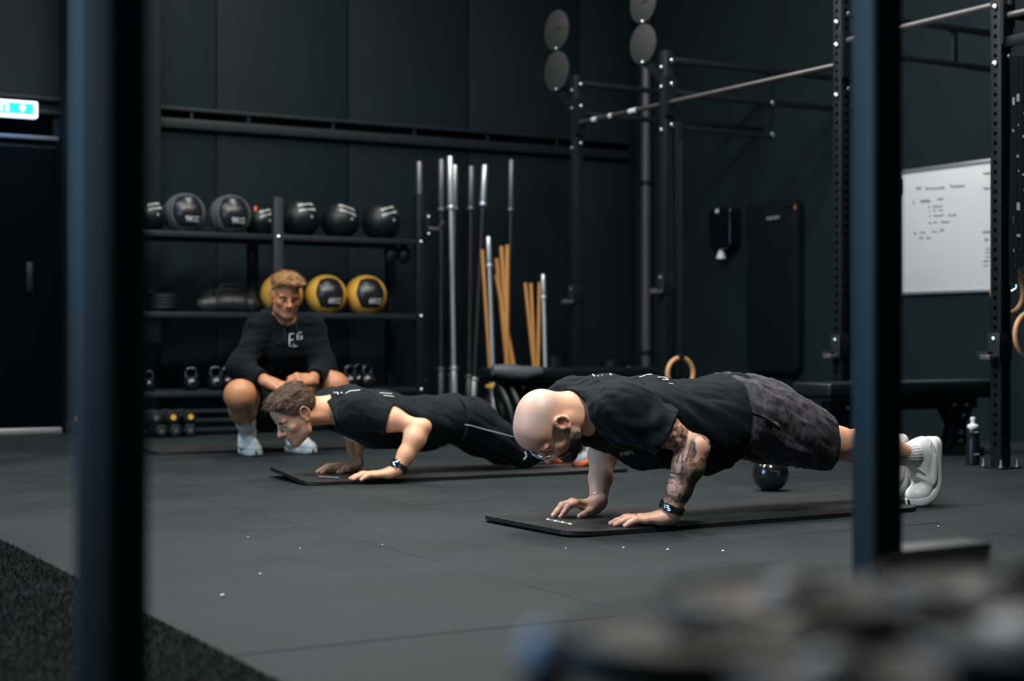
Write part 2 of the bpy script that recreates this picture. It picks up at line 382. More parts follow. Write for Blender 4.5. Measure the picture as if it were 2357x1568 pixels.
# emergency exit sign
ex = thing('exit_sign', 'lit green and white emergency exit sign with a down arrow', 'exit sign', (2.42, 10.72, 2.10))
M_SIGNW = mat('lit_white_diffuser', (.9, .95, 1), .4, emit=(.86, .95, 1.0), estr=1.0); M_SIGNG = mat('lit_green_film', (0, .35, .33), .4, emit=(0.0, .30, .38), estr=.9)
sl = area_light('exit_sign_lamp', (2.36, 10.60, 2.10), (2.36, 10.9, 2.05), .3, .10, 0.9, (.12, .42, 1.0)); sl = area_light('exit_sign_lamp', (2.36, 10.66, 2.05), (2.36, 10.72, 1.6), .3, .05, .3, (.12, .42, 1.0))
ez = PY(88, 272, 10.68)[2]; et = PY(88, 234, 10.68)[2]; exr = PY(88, 250, 10.68)[0]; eh = et - ez; exl = exr - .36
MB().span((exl, 10.68, ez), (exr, 10.76, et)).obj('light_box', M_SIGNW, ex, bevel=.012, seg=3)
MB().span((exl + .03, 10.676, ez + .019), (exr - .030, 10.682, et - .017)).obj('green_panel', M_SIGNG, ex)
ac = PY(52, 249, 10.672); h = eh * .235
arrow = [(-.22, 1), (.22, 1), (.26, .25), (.62, .62), (.82, .42), (.72, .1), (0, -1.05), (-.72, .1), (-.82, .42), (-.62, .62), (-.26, .25)]
M_SIGNA = mat('lit_white_symbol', (.9, .95, 1), .4, emit=(.9, .97, 1.0), estr=1.0)
MB().prism([(a * h, b * h) for a, b in arrow], 0, .004, (ac, (1, 0, 0), (0, 0, 1), (0, -1, 0))).obj('arrow_symbol', M_SIGNA, ex)
rc = ac - np.array([.098, 0, 0])
door = [(-.9, -1), (-.55, -1), (-.55, .75), (.55, .75), (.55, -1), (.9, -1), (.9, 1.05), (-.9, 1.05)]
MB().prism([(a * h, b * h) for a, b in door], 0, .003, (rc - np.array([.02, 0, 0]), (1, 0, 0), (0, 0, 1), (0, -1, 0))).obj('doorway_symbol', M_SIGNA, ex)
man = [(-.15, .5), (.1, .55), (.5, .05), (.35, -.05), (.08, .2), (.0, -.2), (.35, -.5), (.2, -1.0), (.05, -1.0), (.1, -.6), (-.25, -.35), (-.55, -.9), (-.75, -.85), (-.4, -.1), (-.3, .2), (-.6, 0), (-.65, .15)]
MB().prism([(a * h, b * h) for a, b in man], 0, .005, (rc + np.array([.0, 0, 0]), (1, 0, 0), (0, 0, 1), (0, -1, 0))).obj('running_figure_symbol', M_SIGNA, ex)

# ------------------------------------------------------------------ storage rack along the back wall
RY = 9.95; RB = 10.42
rack = thing('storage_rack', 'long black steel storage rack with three shelves along the back wall', 'storage rack', (3.9, 10.2, 0))
ups = [2.93, 3.911, 4.985]
def bolt(p, n, r=.012, parent=None, m=None):
    return MB().lathe([(r, 0), (r, r * .5), (r * .55, r * .8), (0, r * .85)], p, n, 12).obj('bolt', m or M_BOLT, parent)
for x, zt in zip(ups, (1.586, 1.586, 1.66)):
    for y in (RY, RB):
        MB().span((x - .033, y - .033, 0), (x + .033, y + .033, zt if y == RY else 1.45)).obj('upright', M_BLUESTEEL if (y == RY and x == ups[1]) else M_STEEL, rack, bevel=.004)
    MB().span((x - .028, RY + .033, .02), (x + .028, RB - .033, .07)).obj('foot_tie', M_STEEL, rack)
for z in (1.318, .79, .27):
    for a, b in zip(ups[:-1], ups[1:]):
        for y in (RY, RB):
            MB().span((a + .033, y - .02, z - .02), (b - .033, y + .02, z + .018)).obj('shelf_rail', M_TRIM, rack, bevel=.004)
        MB().span((a + .033, RY + .02, z - .004), (b - .033, RB - .02, z + .010)).obj('shelf_tray', M_STEEL, rack)
    for x in ups: bolt((x - (.0 if x > 4 else .0), RY - .033, z), (0, -1, 0), .014, rack)
for z in (.155, .095, .035):
    MB().span((ups[0] + .033, RY - .03 - (.2 - z) * .3, z - .012), (ups[1] - .033, RY + .02 - (.2 - z) * .3, z + .012)).obj('low_rail', M_TRIM, rack, bevel=.003)
for z in (.155, .095, .035):
    MB().span((ups[1] + .033, RY - .0, z - .012), (ups[2] - .033, RY + .03, z + .012)).obj('low_rail', M_STEEL, rack, bevel=.003)

def at_shelf(px, py, Y): return PY(px, py, Y)
def med_ball(px, py, rp, kind, label, group, Y=10.13, zs=1.328, roll=0.0, text=None):
    c = PY(px, py, Y); d = math.hypot(c[0], c[1]); dep = .5 * c[0] + .866 * c[1]; r = rp * dep / FPX
    c[2] = zs + r * .97
    t = thing('medicine_ball', label, 'medicine ball', (c[0], c[1], zs), group)
    bodym = {'grey': M_GREYVINYL, 'yellow': M_YELLOW, 'black': M_VINYL}[kind]
    MB().ball(c, (r, r, r * .97), 40, 22).obj('ball_body', bodym, t)
    fwd = (-.13, -1, 0.10); up = (0, 0, 1)
    # stitched seams
    for ax in ((1, 0, 0), (.5, .866, 0), (-.5, .866, 0)):
        u, v, a = basis(ax); MB().tube([c + (math.cos(k * math.pi / 24) * u + math.sin(k * math.pi / 24) * v) * np.array([r, r, r * .97]) * 1.0005 for k in range(48)], .0022, 6, closed=True).obj('seam', M_RUBBER if kind != 'yellow' else M_YELLOW, t)
    if kind in ('grey', 'yellow'):
        w = r * 1.05
        hexa = [(-.62, .72), (-.2, .86), (.25, .86), (.66, .72), (.82, .0), (.66, -.70), (.2, -.78), (-.25, -.78), (-.62, -.70), (-.80, .0)]
        # densify outline
        pts = []
        for i in range(len(hexa)):
            a = np.array(hexa[i]); b = np.array(hexa[(i + 1) % len(hexa)])
            for k in range(3): pts.append(tuple((a + (b - a) * k / 3) * w))
        me = patch_mesh('black_patch', pts, r, c, fwd, up, .0022, 8); link('black_patch', me, M_VINYLGLOSS, t)
        tm = text_mesh(text, r * .40, .0006); on_ball(tm, c, r + .0032, fwd, up, 0, r * .22, -r * .42); link('weight_lettering', tm, M_PRINT, t)
    else:
        for k, (dv, ln, hh) in enumerate(((.50, 1.05, .17), (.18, 1.05, .17))):
            me = patch_mesh('print_stripe', rounded(r * ln, r * hh, r * .03, 2), r, c, (.02, -1, .22), up, .0012, 6, roll, r * .05, r * dv); link('print_stripe', me, M_GREYPRINT, t)
        me = patch_mesh('print_mark', [(0, r * .10), (-r * .12, -r * .06), (r * .12, -r * .08)], r, c, (.02, -1, .22), up, .0012, 3, roll, r * .22, -r * .16); link('print_mark', me, M_GREYPRINT, t)
    return t
gB = 'medicine balls on the rack'
med_ball(343, 486, 40, 'black', 'dark medicine ball half hidden at the far end of the top rack shelf', None, Y=10.12, roll=.2)
med_ball(425, 487, 49, 'grey', 'grey medicine ball with black patch reading 9KG, farther from the rack post', None, text='9KG')
med_ball(530, 490, 49, 'grey', 'grey medicine ball with black patch reading 9KG, nearer the rack post', None, text='9KG')
b = med_ball(600, 506, 38, 'black', 'black medicine ball with a small orange mark just beside the rack post', None, Y=10.24, roll=.3)
cb = PY(588, 481, 10.08); MB().box(cb, (.016, .010, .035)).obj('orange_mark', M_ORANGE, b, bevel=.003)
med_ball(690, 497, 47, 'black', 'black medicine ball with grey stripes curving up, just right of rack post', None, roll=.12)
med_ball(783, 503, 45, 'black', 'black medicine ball with a grey stripe slanting down, between two black balls', None, roll=-.32)
med_ball(878, 507, 46, 'black', 'black medicine ball with two parallel pale stripes, beside the end upright', None, roll=.28)
med_ball(648, 660, 48, 'yellow', 'mustard yellow medicine ball peeking out behind the crouching man', None, zs=.80, text='6KG')
med_ball(750, 671, 47, 'yellow', 'mustard yellow medicine ball reading 6KG right beside the crouching man', None, zs=.80, text='6KG')
med_ball(842, 672, 47, 'yellow', 'mustard yellow medicine ball reading 6KG at the end of its shelf', None, zs=.80, text='6KG')

# sandbags (crumpled) on the middle shelf
def sandbag(p0, p1, r, seed, label):
    t = thing('sandbag', label, 'sandbag', ((p0[0] + p1[0]) / 2, p0[1], .80))
    mb = MB(); rs = np.random.RandomState(seed); n = 26; pts = []; rad = []
    for i in range(n + 1):
        s = i / n; pts.append(np.array(p0) * (1 - s) + np.array(p1) * s + np.array([0, 0, .006 * math.sin(9 * s + seed)]))
        e = min(s, 1 - s); rad.append(r * (min(1, (e * 7 + .12)) ** .5) * (1 + .05 * math.sin(17 * s + seed) + .03 * rs.randn()))
    o = mb.tube(pts, rad, 26).obj('bag_body', mat('black_nylon', (0.0085, 0.0095, 0.011), .45, var=.25, scale=40, bump=.5, bscale=45), t)
    for s in (.28, .72):
        c = np.array(p0) * (1 - s) + np.array(p1) * s
        MB().tube([c + np.array([.0, math.cos(a) * (r * 1.05), math.sin(a) * (r * 1.05) + .003]) for a in np.linspace(0, 2 * math.pi, 28)[:-1]], .007, 8, closed=True).obj('strap', M_RUBBER, t)
    c = (np.array(p0) + np.array(p1)) / 2
    MB().tube([c + np.array([dx, -.02, r * 1.0 + dz]) for dx, dz in ((-.10, -.01), (-.07, .025), (0, .035), (.07, .025), (.10, -.01))], .010, 8).obj('handle', M_RUBBER, t)
    return t
a = PY(452, 690, 10.12); b2 = PY(596, 692, 10.12); sandbag((a[0], 10.12, .80 + .066), (b2[0], 10.12, .80 + .066), .068, 3, 'black crumpled sandbag lying on the middle rack shelf')
a = PY(462, 690, 10.27); b2 = PY(600, 692, 10.27); sandbag((a[0], 10.29, .80 + .085), (b2[0], 10.29, .80 + .085), .085, 5, 'taller black sandbag lying behind another sandbag on the middle shelf')
a = PY(350, 675, 10.08)
t = thing('rope_coil', 'coil of black battle rope lying at the end of the middle shelf', 'rope', (a[0] + .07, 10.12, .80))
pts = []
for i in range(150):
    an = i / 150 * 2 * math.pi * 4.6; lay = i / 150 * .11
    pts.append(np.array([a[0] + .08 + math.cos(an) * .085, 10.12 + math.sin(an) * .09, .82 + lay]))
MB().tube(pts, .0175, 10).obj('rope', M_RUBBER, t); MB().cyl(pts[-1], pts[-1] + np.array([-.05, -.02, .01]), .02).obj('rope_end', M_VINYL, t)

# kettlebells
def kettlebell(name, label, loc, r, group=None, m=M_ENAMEL, rot=0.0):
    x, y, z = loc; t = thing(name, label, 'kettlebell', loc, group)
    prof = []
    for i in range(22):
        th = math.pi * (1 - i / 21); prof.append((r * math.sin(th), r * .93 - r * math.cos(th) * -1 * -1 if False else r * .93 + r * math.cos(th)))
    prof = [(q[0], max(q[1], .0)) for q in prof]
    prof = [(r * .62, 0)] + [q for q in prof if q[1] > .02 * r]
    MB().lathe(prof, loc, n=32).obj('bell', m, t)
    ca, sa = math.cos(rot), math.sin(rot); P = []
    for (hx, hz) in ((-.52, 1.62), (-.60, 1.95), (-.62, 2.35), (-.50, 2.62), (-.25, 2.74), (0, 2.77), (.25, 2.74), (.50, 2.62), (.62, 2.35), (.60, 1.95), (.52, 1.62)):
        P.append(np.array([x + ca * hx * r, y + sa * hx * r, z + hz * r]))
    MB().tube(P, [r * .27, r * .23, r * .20, r * .19, r * .19, r * .19, r * .19, r * .19, r * .20, r * .23, r * .27], 14).obj('handle', m, t)
    return t
q = FL(1788, 1131)
kettlebell('kettlebell', 'round black kettlebell standing alone on the floor behind the far push-up mat', (q[0], q[1] + .04, 0), .075, None, M_ENAMEL, .5)
kp = [(340, 876, 10.02, .05, 'small black kettlebell hidden at the far end of the bottom shelf'), (440, 875, 10.02, .056, 'glossy black kettlebell standing alone on the bottom rack shelf'), (497, 876, 10.02, .058, 'glossy black kettlebell next to the crouching man on bottom shelf'), (523, 868, 10.17, .058, 'black kettlebell tucked just behind another by the crouching man'),
      (764, 868, 10.12, .058, 'black kettlebell half hidden by the crouching man with blond hair'), (806, 874, 10.02, .058, 'black kettlebell in front of a cluster on the bottom shelf'), (826, 866, 10.18, .060, 'black kettlebell in the back row of the cluster on the shelf'), (846, 872, 10.05, .060, 'black kettlebell at the outer end of the cluster on the shelf')]
for (px, py, Y, r, lab) in kp:
    c = PY(px, py, Y); kettlebell('kettlebell', lab, (c[0], Y, .28), r, None, M_ENAMEL, rng.uniform(-.4, .4))
# small hex dumbbells on the low rail
def dumbbell(label, c, L, r, ang, m=M_RUBBER, hm=M_CHROME, group=None, n=6, tilt=0.0, band=None):
    c = np.array(c, float); d = np.array([math.cos(ang) * math.cos(tilt), math.sin(ang) * math.cos(tilt), math.sin(tilt)])
    t = thing('dumbbell', label, 'dumbbell', c - np.array([0, 0, r]), group)
    MB().cyl(c - d * L * .34, c + d * L * .34, r * .30, 16).obj('handle', hm, t)
    for s in (-1, 1):
        a = c + d * s * L * .22; b = c + d * s * L * .5
        hd = MB().lathe([(r * .86, 0), (r, .10 * L * .28), (r, .26 * L), (r * .82, .28 * L)], a, d * s, n).obj('head', m, t, bevel=.003)
        MB().cyl(b - d * s * .001, b + d * s * .003, r * .34, 16).obj('end_cap', hm if band is None else band, t)
    return t
for i, (px, Y, lab) in enumerate(((352, 9.82, 'black hex dumbbell at the far end of the low rack rail'), (388, 9.82, 'black hex dumbbell with a yellow end cap in the middle of the low rail'), (424, 9.82, 'black hex dumbbell with a yellow end cap next to the empty low rail'))):
    c = PY(px, 960, Y); dumbbell(lab, (c[0], Y, .13), .20, .052, math.pi / 2 + .1 * (i - 1), hm=M_BAR, band=M_YELLOW if i else None)
    dumbbell(lab.replace('black hex', 'lower black hex').replace(' low r', ' bottom r'), (c[0] + .02, Y - .03, .045), .18, .045, math.pi / 2 - .1 * i, hm=M_BAR)
# gloves hanging under the top shelf
c = PY(915, 575, 10.05); t = thing('hanging_bundle', 'dark bundle hanging under the top rack shelf beside the end upright', 'bundle', (c[0], 10.05, c[2] - .08))
for s in (-1, 1):
    MB().ball((c[0] + s * .05, 10.05, c[2] - .03), (.052, .05, .07), 18, 12).obj('pouch', M_VINYL, t)
    MB().tube([(c[0] + s * .05, 10.05, c[2] + .02), (c[0] + s * .04, 10.05, c[2] + .07), (c[0], 10.05, 1.302)], .008, 6).obj('cord', M_RUBBER, t)
c = PY(978, 520, 9.90); t = thing('bar_hook', 'black steel bar hook with silver bolts on the rack end upright', 'hook', (c[0], 9.90, c[2]))
MB().span((c[0] - .01, 9.86, c[2] - .09), (c[0] + .035, 9.915, c[2] + .09)).obj('hook_plate', M_STEEL, t, bevel=.006)
MB().tube([(c[0] + .02, 9.87, c[2] - .02), (c[0] + .06, 9.80, c[2] - .03), (c[0] + .07, 9.76, c[2] + .02)], .014, 10).obj('hook_arm', M_BAR, t)
for dz in (-.06, .06): bolt((c[0] + .012, 9.86, c[2] + dz), (0, -1, 0), .012, t)

# ------------------------------------------------------------------ barbells and wooden sticks standing against the wall
BY = 10.40
hold = thing('barbell_holder', 'low black steel floor holder for the upright barbells', 'barbell holder', (5.3, BY, 0))
MB().span((4.9, BY - .16, 0), (6.35, BY + .16, .03)).obj('base_plate', M_STEEL, hold, bevel=.004)
for i in range(9): MB().lathe([(.04, .03), (.04, .20), (.034, .20), (.034, .03)], (5.0 + i * .16, BY, 0)).obj('socket', M_STEEL, hold)
def barbell(pt, pb, msleeve, mshaft, label, ysplit, Yt=BY, Yb=BY, sl=True, rs=.0225, rr=.0135, zb=.03, yb2=None):
    top = PY(*pt, Yt); q = PY(*pb, Yb); dr = (q - top); base = top + dr * ((zb - top[2]) / dr[2]); base[1] = Yb
    t = thing('barbell', label, 'barbell', base)
    sp = PY(pt[0] + (pb[0] - pt[0]) * (ysplit - pt[1]) / (pb[1] - pt[1]), ysplit, Yt)
    f = (top[2] - sp[2]) / (top[2] - base[2]); sp = top + (base - top) * f; lo = base + (top - base) * f
    ax = (top - base) / np.linalg.norm(top - base)
    MB().cyl(sp, top, rs, 18).obj('sleeve', msleeve, t, bevel=.002)
    MB().cyl(lo, sp, rr, 14).obj('shaft', mshaft, t)
    MB().cyl(base, lo, rs, 18).obj('sleeve', msleeve, t, bevel=.002)
    for p in (sp, lo): MB().cyl(p - ax * .012, p + ax * .012, rs * 1.35, 18).obj('collar', msleeve, t, bevel=.002)
    return t
barbell((965, 372), (972, 900), M_BAR, M_BARDK, 'grey barbell standing upright closest to the rack end upright', 470, Yt=10.05, Yb=10.05)
barbell((1016, 367), (1015, 905), M_BAR, M_BARDK, 'dark barbell with brownish sleeve beside the shiniest barbell', 483)
barbell((1036, 360), (1046, 905), M_CHROME, M_CHROME, 'bright chrome barbell with bluish shine, the tallest one standing', 478, rr=.0165, Yt=10.35, Yb=10.3)
barbell((1047, 380), (1040, 905), M_ALU, M_BAR, 'pale grey barbell standing directly behind the shiniest chrome barbell', 480, Yt=10.5, Yb=10.5)
barbell((1085, 383), (1079, 905), M_BAR, M_BARDK, 'dull brown-grey barbell between two chrome barbells', 480)
barbell((1116, 380), (1090, 905), M_CHROME, M_BARDK, 'chrome-sleeved barbell leaning over the shorter white bar', 470)
barbell((1124, 545), (1137, 850), M_CHROME, M_ALU, 'shorter pale chrome bar rising from behind the bench, with yellow clamp', 612, Yt=10.28, Yb=10.22, rr=.016, rs=.019)
barbell((1177, 368), (1172, 850), M_BAR, M_BARDK, 'dark barbell standing among the tall wooden sticks', 483, Yt=10.45, Yb=10.45)
barbell((1250, 632), (1258, 850), M_CHROME, M_CHROME, 'short chrome bar standing beside the short wooden sticks', 685, Yt=10.35, Yb=10.3, rr=.015, rs=.0175)
c = PY(1132, 889, 10.22); t = thing('bar_clamp', 'yellow clamp clipped on a bar below the bench seat', 'clamp', c)
MB().lathe([(.019, -.012), (.034, -.012), (.034, .012), (.019, .012)], c, (0, 0, 1), 18).obj('clamp_ring', M_YELLOW, t, bevel=.003)
MB().box(c + np.array([-.035, 0, 0]), (.03, .02, .02)).obj('clamp_lever', M_YELLOW, t, bevel=.004)
def stick(pt, pb, label, grp, Y=10.45, r=.0145):
    top = PY(*pt, Y); q = PY(*pb, Y - .05); dr = q - top; base = top + dr * ((.02 - top[2]) / dr[2])
    o = MB().tube([base, base + (top - base) * .995, top], [r, r, r * .8], 14).obj('wooden_stick', M_WOOD); o.location = (0, 0, 0)
    return tag(o, label, 'wooden stick', grp)
g1 = 'tall wooden sticks between the barbells'; g2 = 'short wooden sticks beside the short chrome bar'
stick((1110, 575), (1123, 770), 'wooden stick leaning behind the shorter pale chrome bar', None, 10.38)
for a, b in (((1143, 595), (1168, 850)), ((1154, 567), (1172, 850)), ((1168, 564), (1166, 850)), ((1142, 632), (1184, 850))):
    stick(a, b, 'tall orange wooden stick in the bunch beside the dark barbell', g1, 10.36 + .03 * rng.random(), .0165)
for a, b in (((1209, 651), (1229, 845)), ((1222, 652), (1231, 845)), ((1242, 650), (1238, 845))):
    stick(a, b, 'short orange wooden stick in the bunch beside the short chrome bar', g2, 10.42, .0135)
# tub that holds the short sticks, dim cylinders on the floor behind the bench
c = PY(1278, 820, 10.5); tag(MB().lathe([(.075, 0), (.085, .50), (.078, .50), (.07, .02)], (c[0], 10.5, .0)).obj('storage_bin', M_VINYL), 'tall black bin standing behind the bench by the wall', 'bin')
c = PY(1408, 825, 10.5); tag(MB().lathe([(.085, 0), (.095, .46), (.086, .46), (.08, .02)], (c[0], 10.5, .0)).obj('storage_bin', M_VINYL), 'wide black bin near the corner behind the bench', 'bin')

# ------------------------------------------------------------------ benches
def bench(name, label, x0, x1, yc, w, ztop, padm, feet, back=None):
    t = thing(name, label, 'bench', ((x0 + x1) / 2, yc, 0))
    MB().span((x0, yc - w / 2, ztop - .075), (x1, yc + w / 2, ztop)).obj('pad', padm, t, bevel=.018, seg=3)
    MB().span((x0 + .02, yc - w / 2 + .02, ztop - .095), (x1 - .02, yc + w / 2 - .02, ztop - .075)).obj('pad_board', M_STEEL, t)
    MB().span((x0 + .1, yc - .03, ztop - .155), (x1 - .1, yc + .03, ztop - .095)).obj('spine', M_STEEL, t, bevel=.004)
    for x in feet:
        MB().span((x - .03, yc - .03, .05), (x + .03, yc + .03, ztop - .155)).obj('leg', M_STEEL, t, bevel=.004)
        MB().span((x - .03, yc - w * .62, 0.0), (x + .03, yc + w * .62, .05)).obj('foot', M_STEEL, t, bevel=.006)
        g = [(-.10, 0), (.10, 0), (.035, -.10), (-.035, -.10)]
        for s in (-1, 1):
            pl = MB().prism(g, 0, .006, ((x, yc + s * .033, ztop - .155), (1, 0, 0), (0, 0, 1), (0, s, 0))).obj('gusset', M_STEEL, t)
            for dx, dz in ((-.05, -.0), (.04, -.0), (.02, -.06)): bolt((x + dx, yc + s * .039, ztop - .13 + dz), (0, s, 0), .013, pl)
            f = MB().prism([(-.035, 0), (.035, 0), (.10, -.13), (-.10, -.13)], 0, .006, ((x, yc + s * .033, .17), (1, 0, 0), (0, 0, 1), (0, s, 0))).obj('foot_gusset', M_STEEL, t)
            for dx, dz in ((0, -.04), (0, -.09)): bolt((x + dx, yc + s * .039, .16 + dz), (0, s, 0), .015, f)
    return t
bench('flat_bench', 'flat black weight bench standing inside the rig bay near the whiteboard', 5.35, 6.62, 6.20, .30, .405, M_VINYL, (5.62, 6.38))
b1 = bench('flat_bench', 'flat black weight bench in front of the wooden sticks by the back wall', 5.10, 6.40, 9.15, .30, .435, M_VINYL, (5.40, 6.15))
a = PY(1125, 853, 9.05)
MB().tube([(5.06, 9.02, .425), (5.16, 9.00, .415), (5.28, 9.0, .400), (5.42, 9.0, .415)], [.035, .05, .05, .03], 16).obj('head_roll', M_GREYVINYL, b1)
c = PY(1440, 851, 9.1); bolt((c[0], 9.06, .42), (0, -1, .3), .02, b1)
# plates leaning under that bench
for i, (px, lab) in enumerate(((1160, 'grey-rimmed weight plate leaning under the bench nearer the barbells'), (1183, 'grey-rimmed weight plate leaning under the bench beside another plate'), (1240, 'black weight plate leaning under the bench behind the bald head'))):
    c = PY(px, 945, 9.12); t = thing('weight_plate', lab, 'weight plate', (c[0], 9.12, 0)); ctr = np.array([c[0], 9.12, .165]); ax = np.array([.93, -.25, .28])
    MB().lathe([(.03, -.018), (.165, -.018), (.165, .018), (.03, .018)], ctr, ax, 40).obj('plate', M_RUBBER, t, bevel=.005)
    MB().lathe([(.026, -.021), (.05, -.021), (.05, .021), (.026, .021)], ctr, ax, 24).obj('hub', M_BAR, t)
    if i < 2:
        u, v, a_ = basis(ax); MB().tube([ctr - a_ * .0 + (math.cos(k * math.pi / 24) * u + math.sin(k * math.pi / 24) * v) * .166 for k in range(48)], .009, 8, closed=True).obj('rim', M_GREYVINYL, t)

# ------------------------------------------------------------------ pull-up rig with square uprights
XR = 5.85; PYs = {'a': 5.39, 'b': 6.52, 'c': 8.16, 'd': 9.23}; HW = .0345; PT = 2.47
rig = thing('pull_up_rig', 'black bolted pull-up rig with four perforated uprights', 'rig', (XR, 7.3, 0))
for k, y in PYs.items():
    zt = PT if k in 'cd' else 3.1
    up = MB().span((XR - HW, y - HW, 0.008), (XR + HW, y + HW, zt)).obj('upright', M_STEEL, rig, bevel=.005)
    MB().span((XR - .07, y - .07, 0), (XR + .07, y + .07, .008)).obj('foot_plate', M_STEEL, rig)
    for dx, dy in ((-.055, -.055), (-.055, .055), (.055, -.055)):
        MB().lathe([(.013, .008), (.013, .018), (.007, .018), (.007, .045), (0, .046)], (XR + dx, y + dy, 0), n=10).obj('anchor_bolt', M_BOLT, rig)
    # punched holes: discs set on the two faces that look into the room
    hm = MB(); z = .12
    while z < min(zt, 3.0):
        if k in 'ab':
            hm.cyl((XR - HW - .0006, y, z), (XR - HW + .003, y, z), .0105, 14)
            hm.cyl((XR, y - HW - .0006, z), (XR, y - HW + .003, z), .0105, 14)
        z += .047
    if k in 'ab':
        o = hm.obj('bolt_holes', M_HOLE, up); o['kind'] = 'stuff'
def rig_bar(ya, yb, z, r, m): MB().cyl((XR, ya + HW, z), (XR, yb - HW, z), r, 16).obj('pull_up_bar', m, rig)
rig_bar(PYs['b'], PYs['c'], 2.135, .0165, mat('bare_steel_bar', (.30, .285, .27), .4, 1.0, var=.3, scale=8))
rig_bar(PYs['c'], PYs['d'], 2.135, .0165, MATS['bare_steel_bar'])
rig_bar(PYs['a'], PYs['b'], 2.256, .0165, M_BAR)
MB().cyl((XR, PYs['a'] - HW, 2.19), (XR, 4.3, 2.19), .0165, 16).obj('pull_up_bar', M_BAR, rig)
MB().beam((XR, PYs['a'] - HW, 2.06), (XR, 4.3, 2.06), .05, .05).obj('crossbeam', M_STEEL, rig, bevel=.004)
for k, y in PYs.items():
    for z in (2.415, 2.205):
        MB().beam((XR + HW, y, z), (WX - .002, y, z), .036, .036).obj('wall_tie', M_STEEL, rig, bevel=.004)
    MB().beam((6.70, y, 2.205), (6.70, y, 2.415), .03, .03).obj('tie_spacer', M_STEEL, rig)
    MB().span((XR - HW - .006, y - .055, 2.05), (XR + HW + .006, y - HW, 2.30)).obj('joint_plate', M_STEEL, rig)
    for z in (1.96, 2.235, 2.36): bolt((XR - HW - .004, y + (.0 if z > 2 else 0), z), (-1, 0, 0), .015, rig)
    for z in (1.99, 2.25, 2.40): bolt((XR + .0, y - HW - .022, z), (0, -1, 0), .014, rig)
y = PYs['c']
MB().beam((XR + HW, y, 1.985), (6.70, y, 1.985), .036, .036).obj('wall_tie', M_STEEL, rig, bevel=.004)
MB().beam((6.70, y, 1.965), (6.70, y, 2.205), .03, .03).obj('tie_spacer', M_STEEL, rig)
for z in (1.99, 2.20): bolt((6.70, y - .018, z), (0, -1, 0), .015, rig)
MB().span((XR + .05, y - .03, 0.008), (XR + .11, y + .03, 2.02)).obj('back_post', M_STEEL, rig, bevel=.004)
for px, py, ln in ((1370, 280, .055), (1407, 271, .035), (1458, 259, .085)):      # chalked, shiny stretches of the bar
    yb = PX(px, py, XR)[1]; MB().cyl((XR, yb - ln / 2, 2.135), (XR, yb + ln / 2, 2.135), .0178, 16).obj('grip_tape', mat('white_grip_tape', (.55, .58, .58), .5), rig)
# round wall-ball targets on angled arms
def target(px, py, Y, rp, label, arm):
    c = PY(px, py, Y); dep = .5 * c[0] + .866 * c[1]; r = rp * dep / FPX
    n = np.array([-1, -.08, 0]); n /= np.linalg.norm(n)
    t = thing('wall_ball_target', label, 'target', c)
    MB().lathe([(0, 0), (r, 0), (r, .012), (0, .012)], c, n, 48).obj('target_disc', M_TARGET, t, bevel=.002)
    bolt(c + np.array([0, 0, -r * .93]) + n * .012, n, .013, t)
    MB().beam(c + np.array([.02, 0, -r * 1.05]), c + np.array([.02, 0, r * 1.05]), .02, .04).obj('mast', M_STEEL, t)
    if arm is not None: MB().beam(c + np.array([.03, 0, -r * .9]), arm, .05, .05).obj('arm', M_STEEL, t)
    me = text_mesh('TARGET', r * .30, .0004) if False else None
    if arm is None:
        g = MB(); 
        for k in range(6):
            u0 = -.5 + k * .17; g.box(c + n * .0127 + np.array([0, -u0 * r * 1.0, (u0 * .18 + .02) * r]), (.001, r * .10, r * .07))
        g.obj('dark_print', M_HOLE, t)
    return t
ya = PYs['d'] + .12; yc_ = PYs['c'] + .12
target(1283, 164, ya + .08, 46, 'lower round grey wall-ball target on the rig post nearest the wall', (XR, PYs['d'], 2.2))
target(1283, 70, ya + .08, 46, 'upper round grey wall-ball target on the rig post nearest the wall', None)
target(1482, 102, yc_ + .08, 46, 'lower round grey wall-ball target on the post holding the wooden ring', (XR, PYs['c'], 2.28))
target(1482, 8, yc_ + .08, 46, 'upper round grey wall-ball target on the post holding the wooden ring', None)
# J-hooks on the uprights
def jcup(k, px, py, label):
    y = PYs[k]; c = PX(px, py, XR); z = c[2]
    t = thing('j_hook', label, 'hook', (XR, y, z - .06))
    MB().span((XR - HW - .012, y - HW - .004, z - .06), (XR + HW + .004, y - HW + .0, z + .07)).obj('hook_side', M_STEEL, t, bevel=.002)
    MB().span((XR - HW - .014, y - HW - .004, z - .06), (XR - HW - .001, y + HW + .004, z + .07)).obj('hook_face', M_TRIM, t, bevel=.003)
    MB().span((XR - HW - .014, y + .0, z - .058), (XR - HW - .004, y + .11, z - .02)).obj('hook_tongue', M_TRIM, t, bevel=.003)
    MB().span((XR - HW - .075, y - .03, z - .06), (XR - HW - .012, y + .03, z - .035)).obj('hook_shelf', M_BAR, t, bevel=.004)
    bolt((XR - HW - .014, y, z + .04), (-1, 0, 0), .012, t)
jcup('d', 1318, 680, 'black J-hook on the rig upright nearest the back wall'); jcup('c', 1526, 655, 'black J-hook on the rig upright above the wooden ring')
jcup('b', 1936, 800, 'black J-hook on the rig upright at the left of the bench'); jcup('a', 2296, 800, 'black J-hook on the rig upright beside the water bottle')
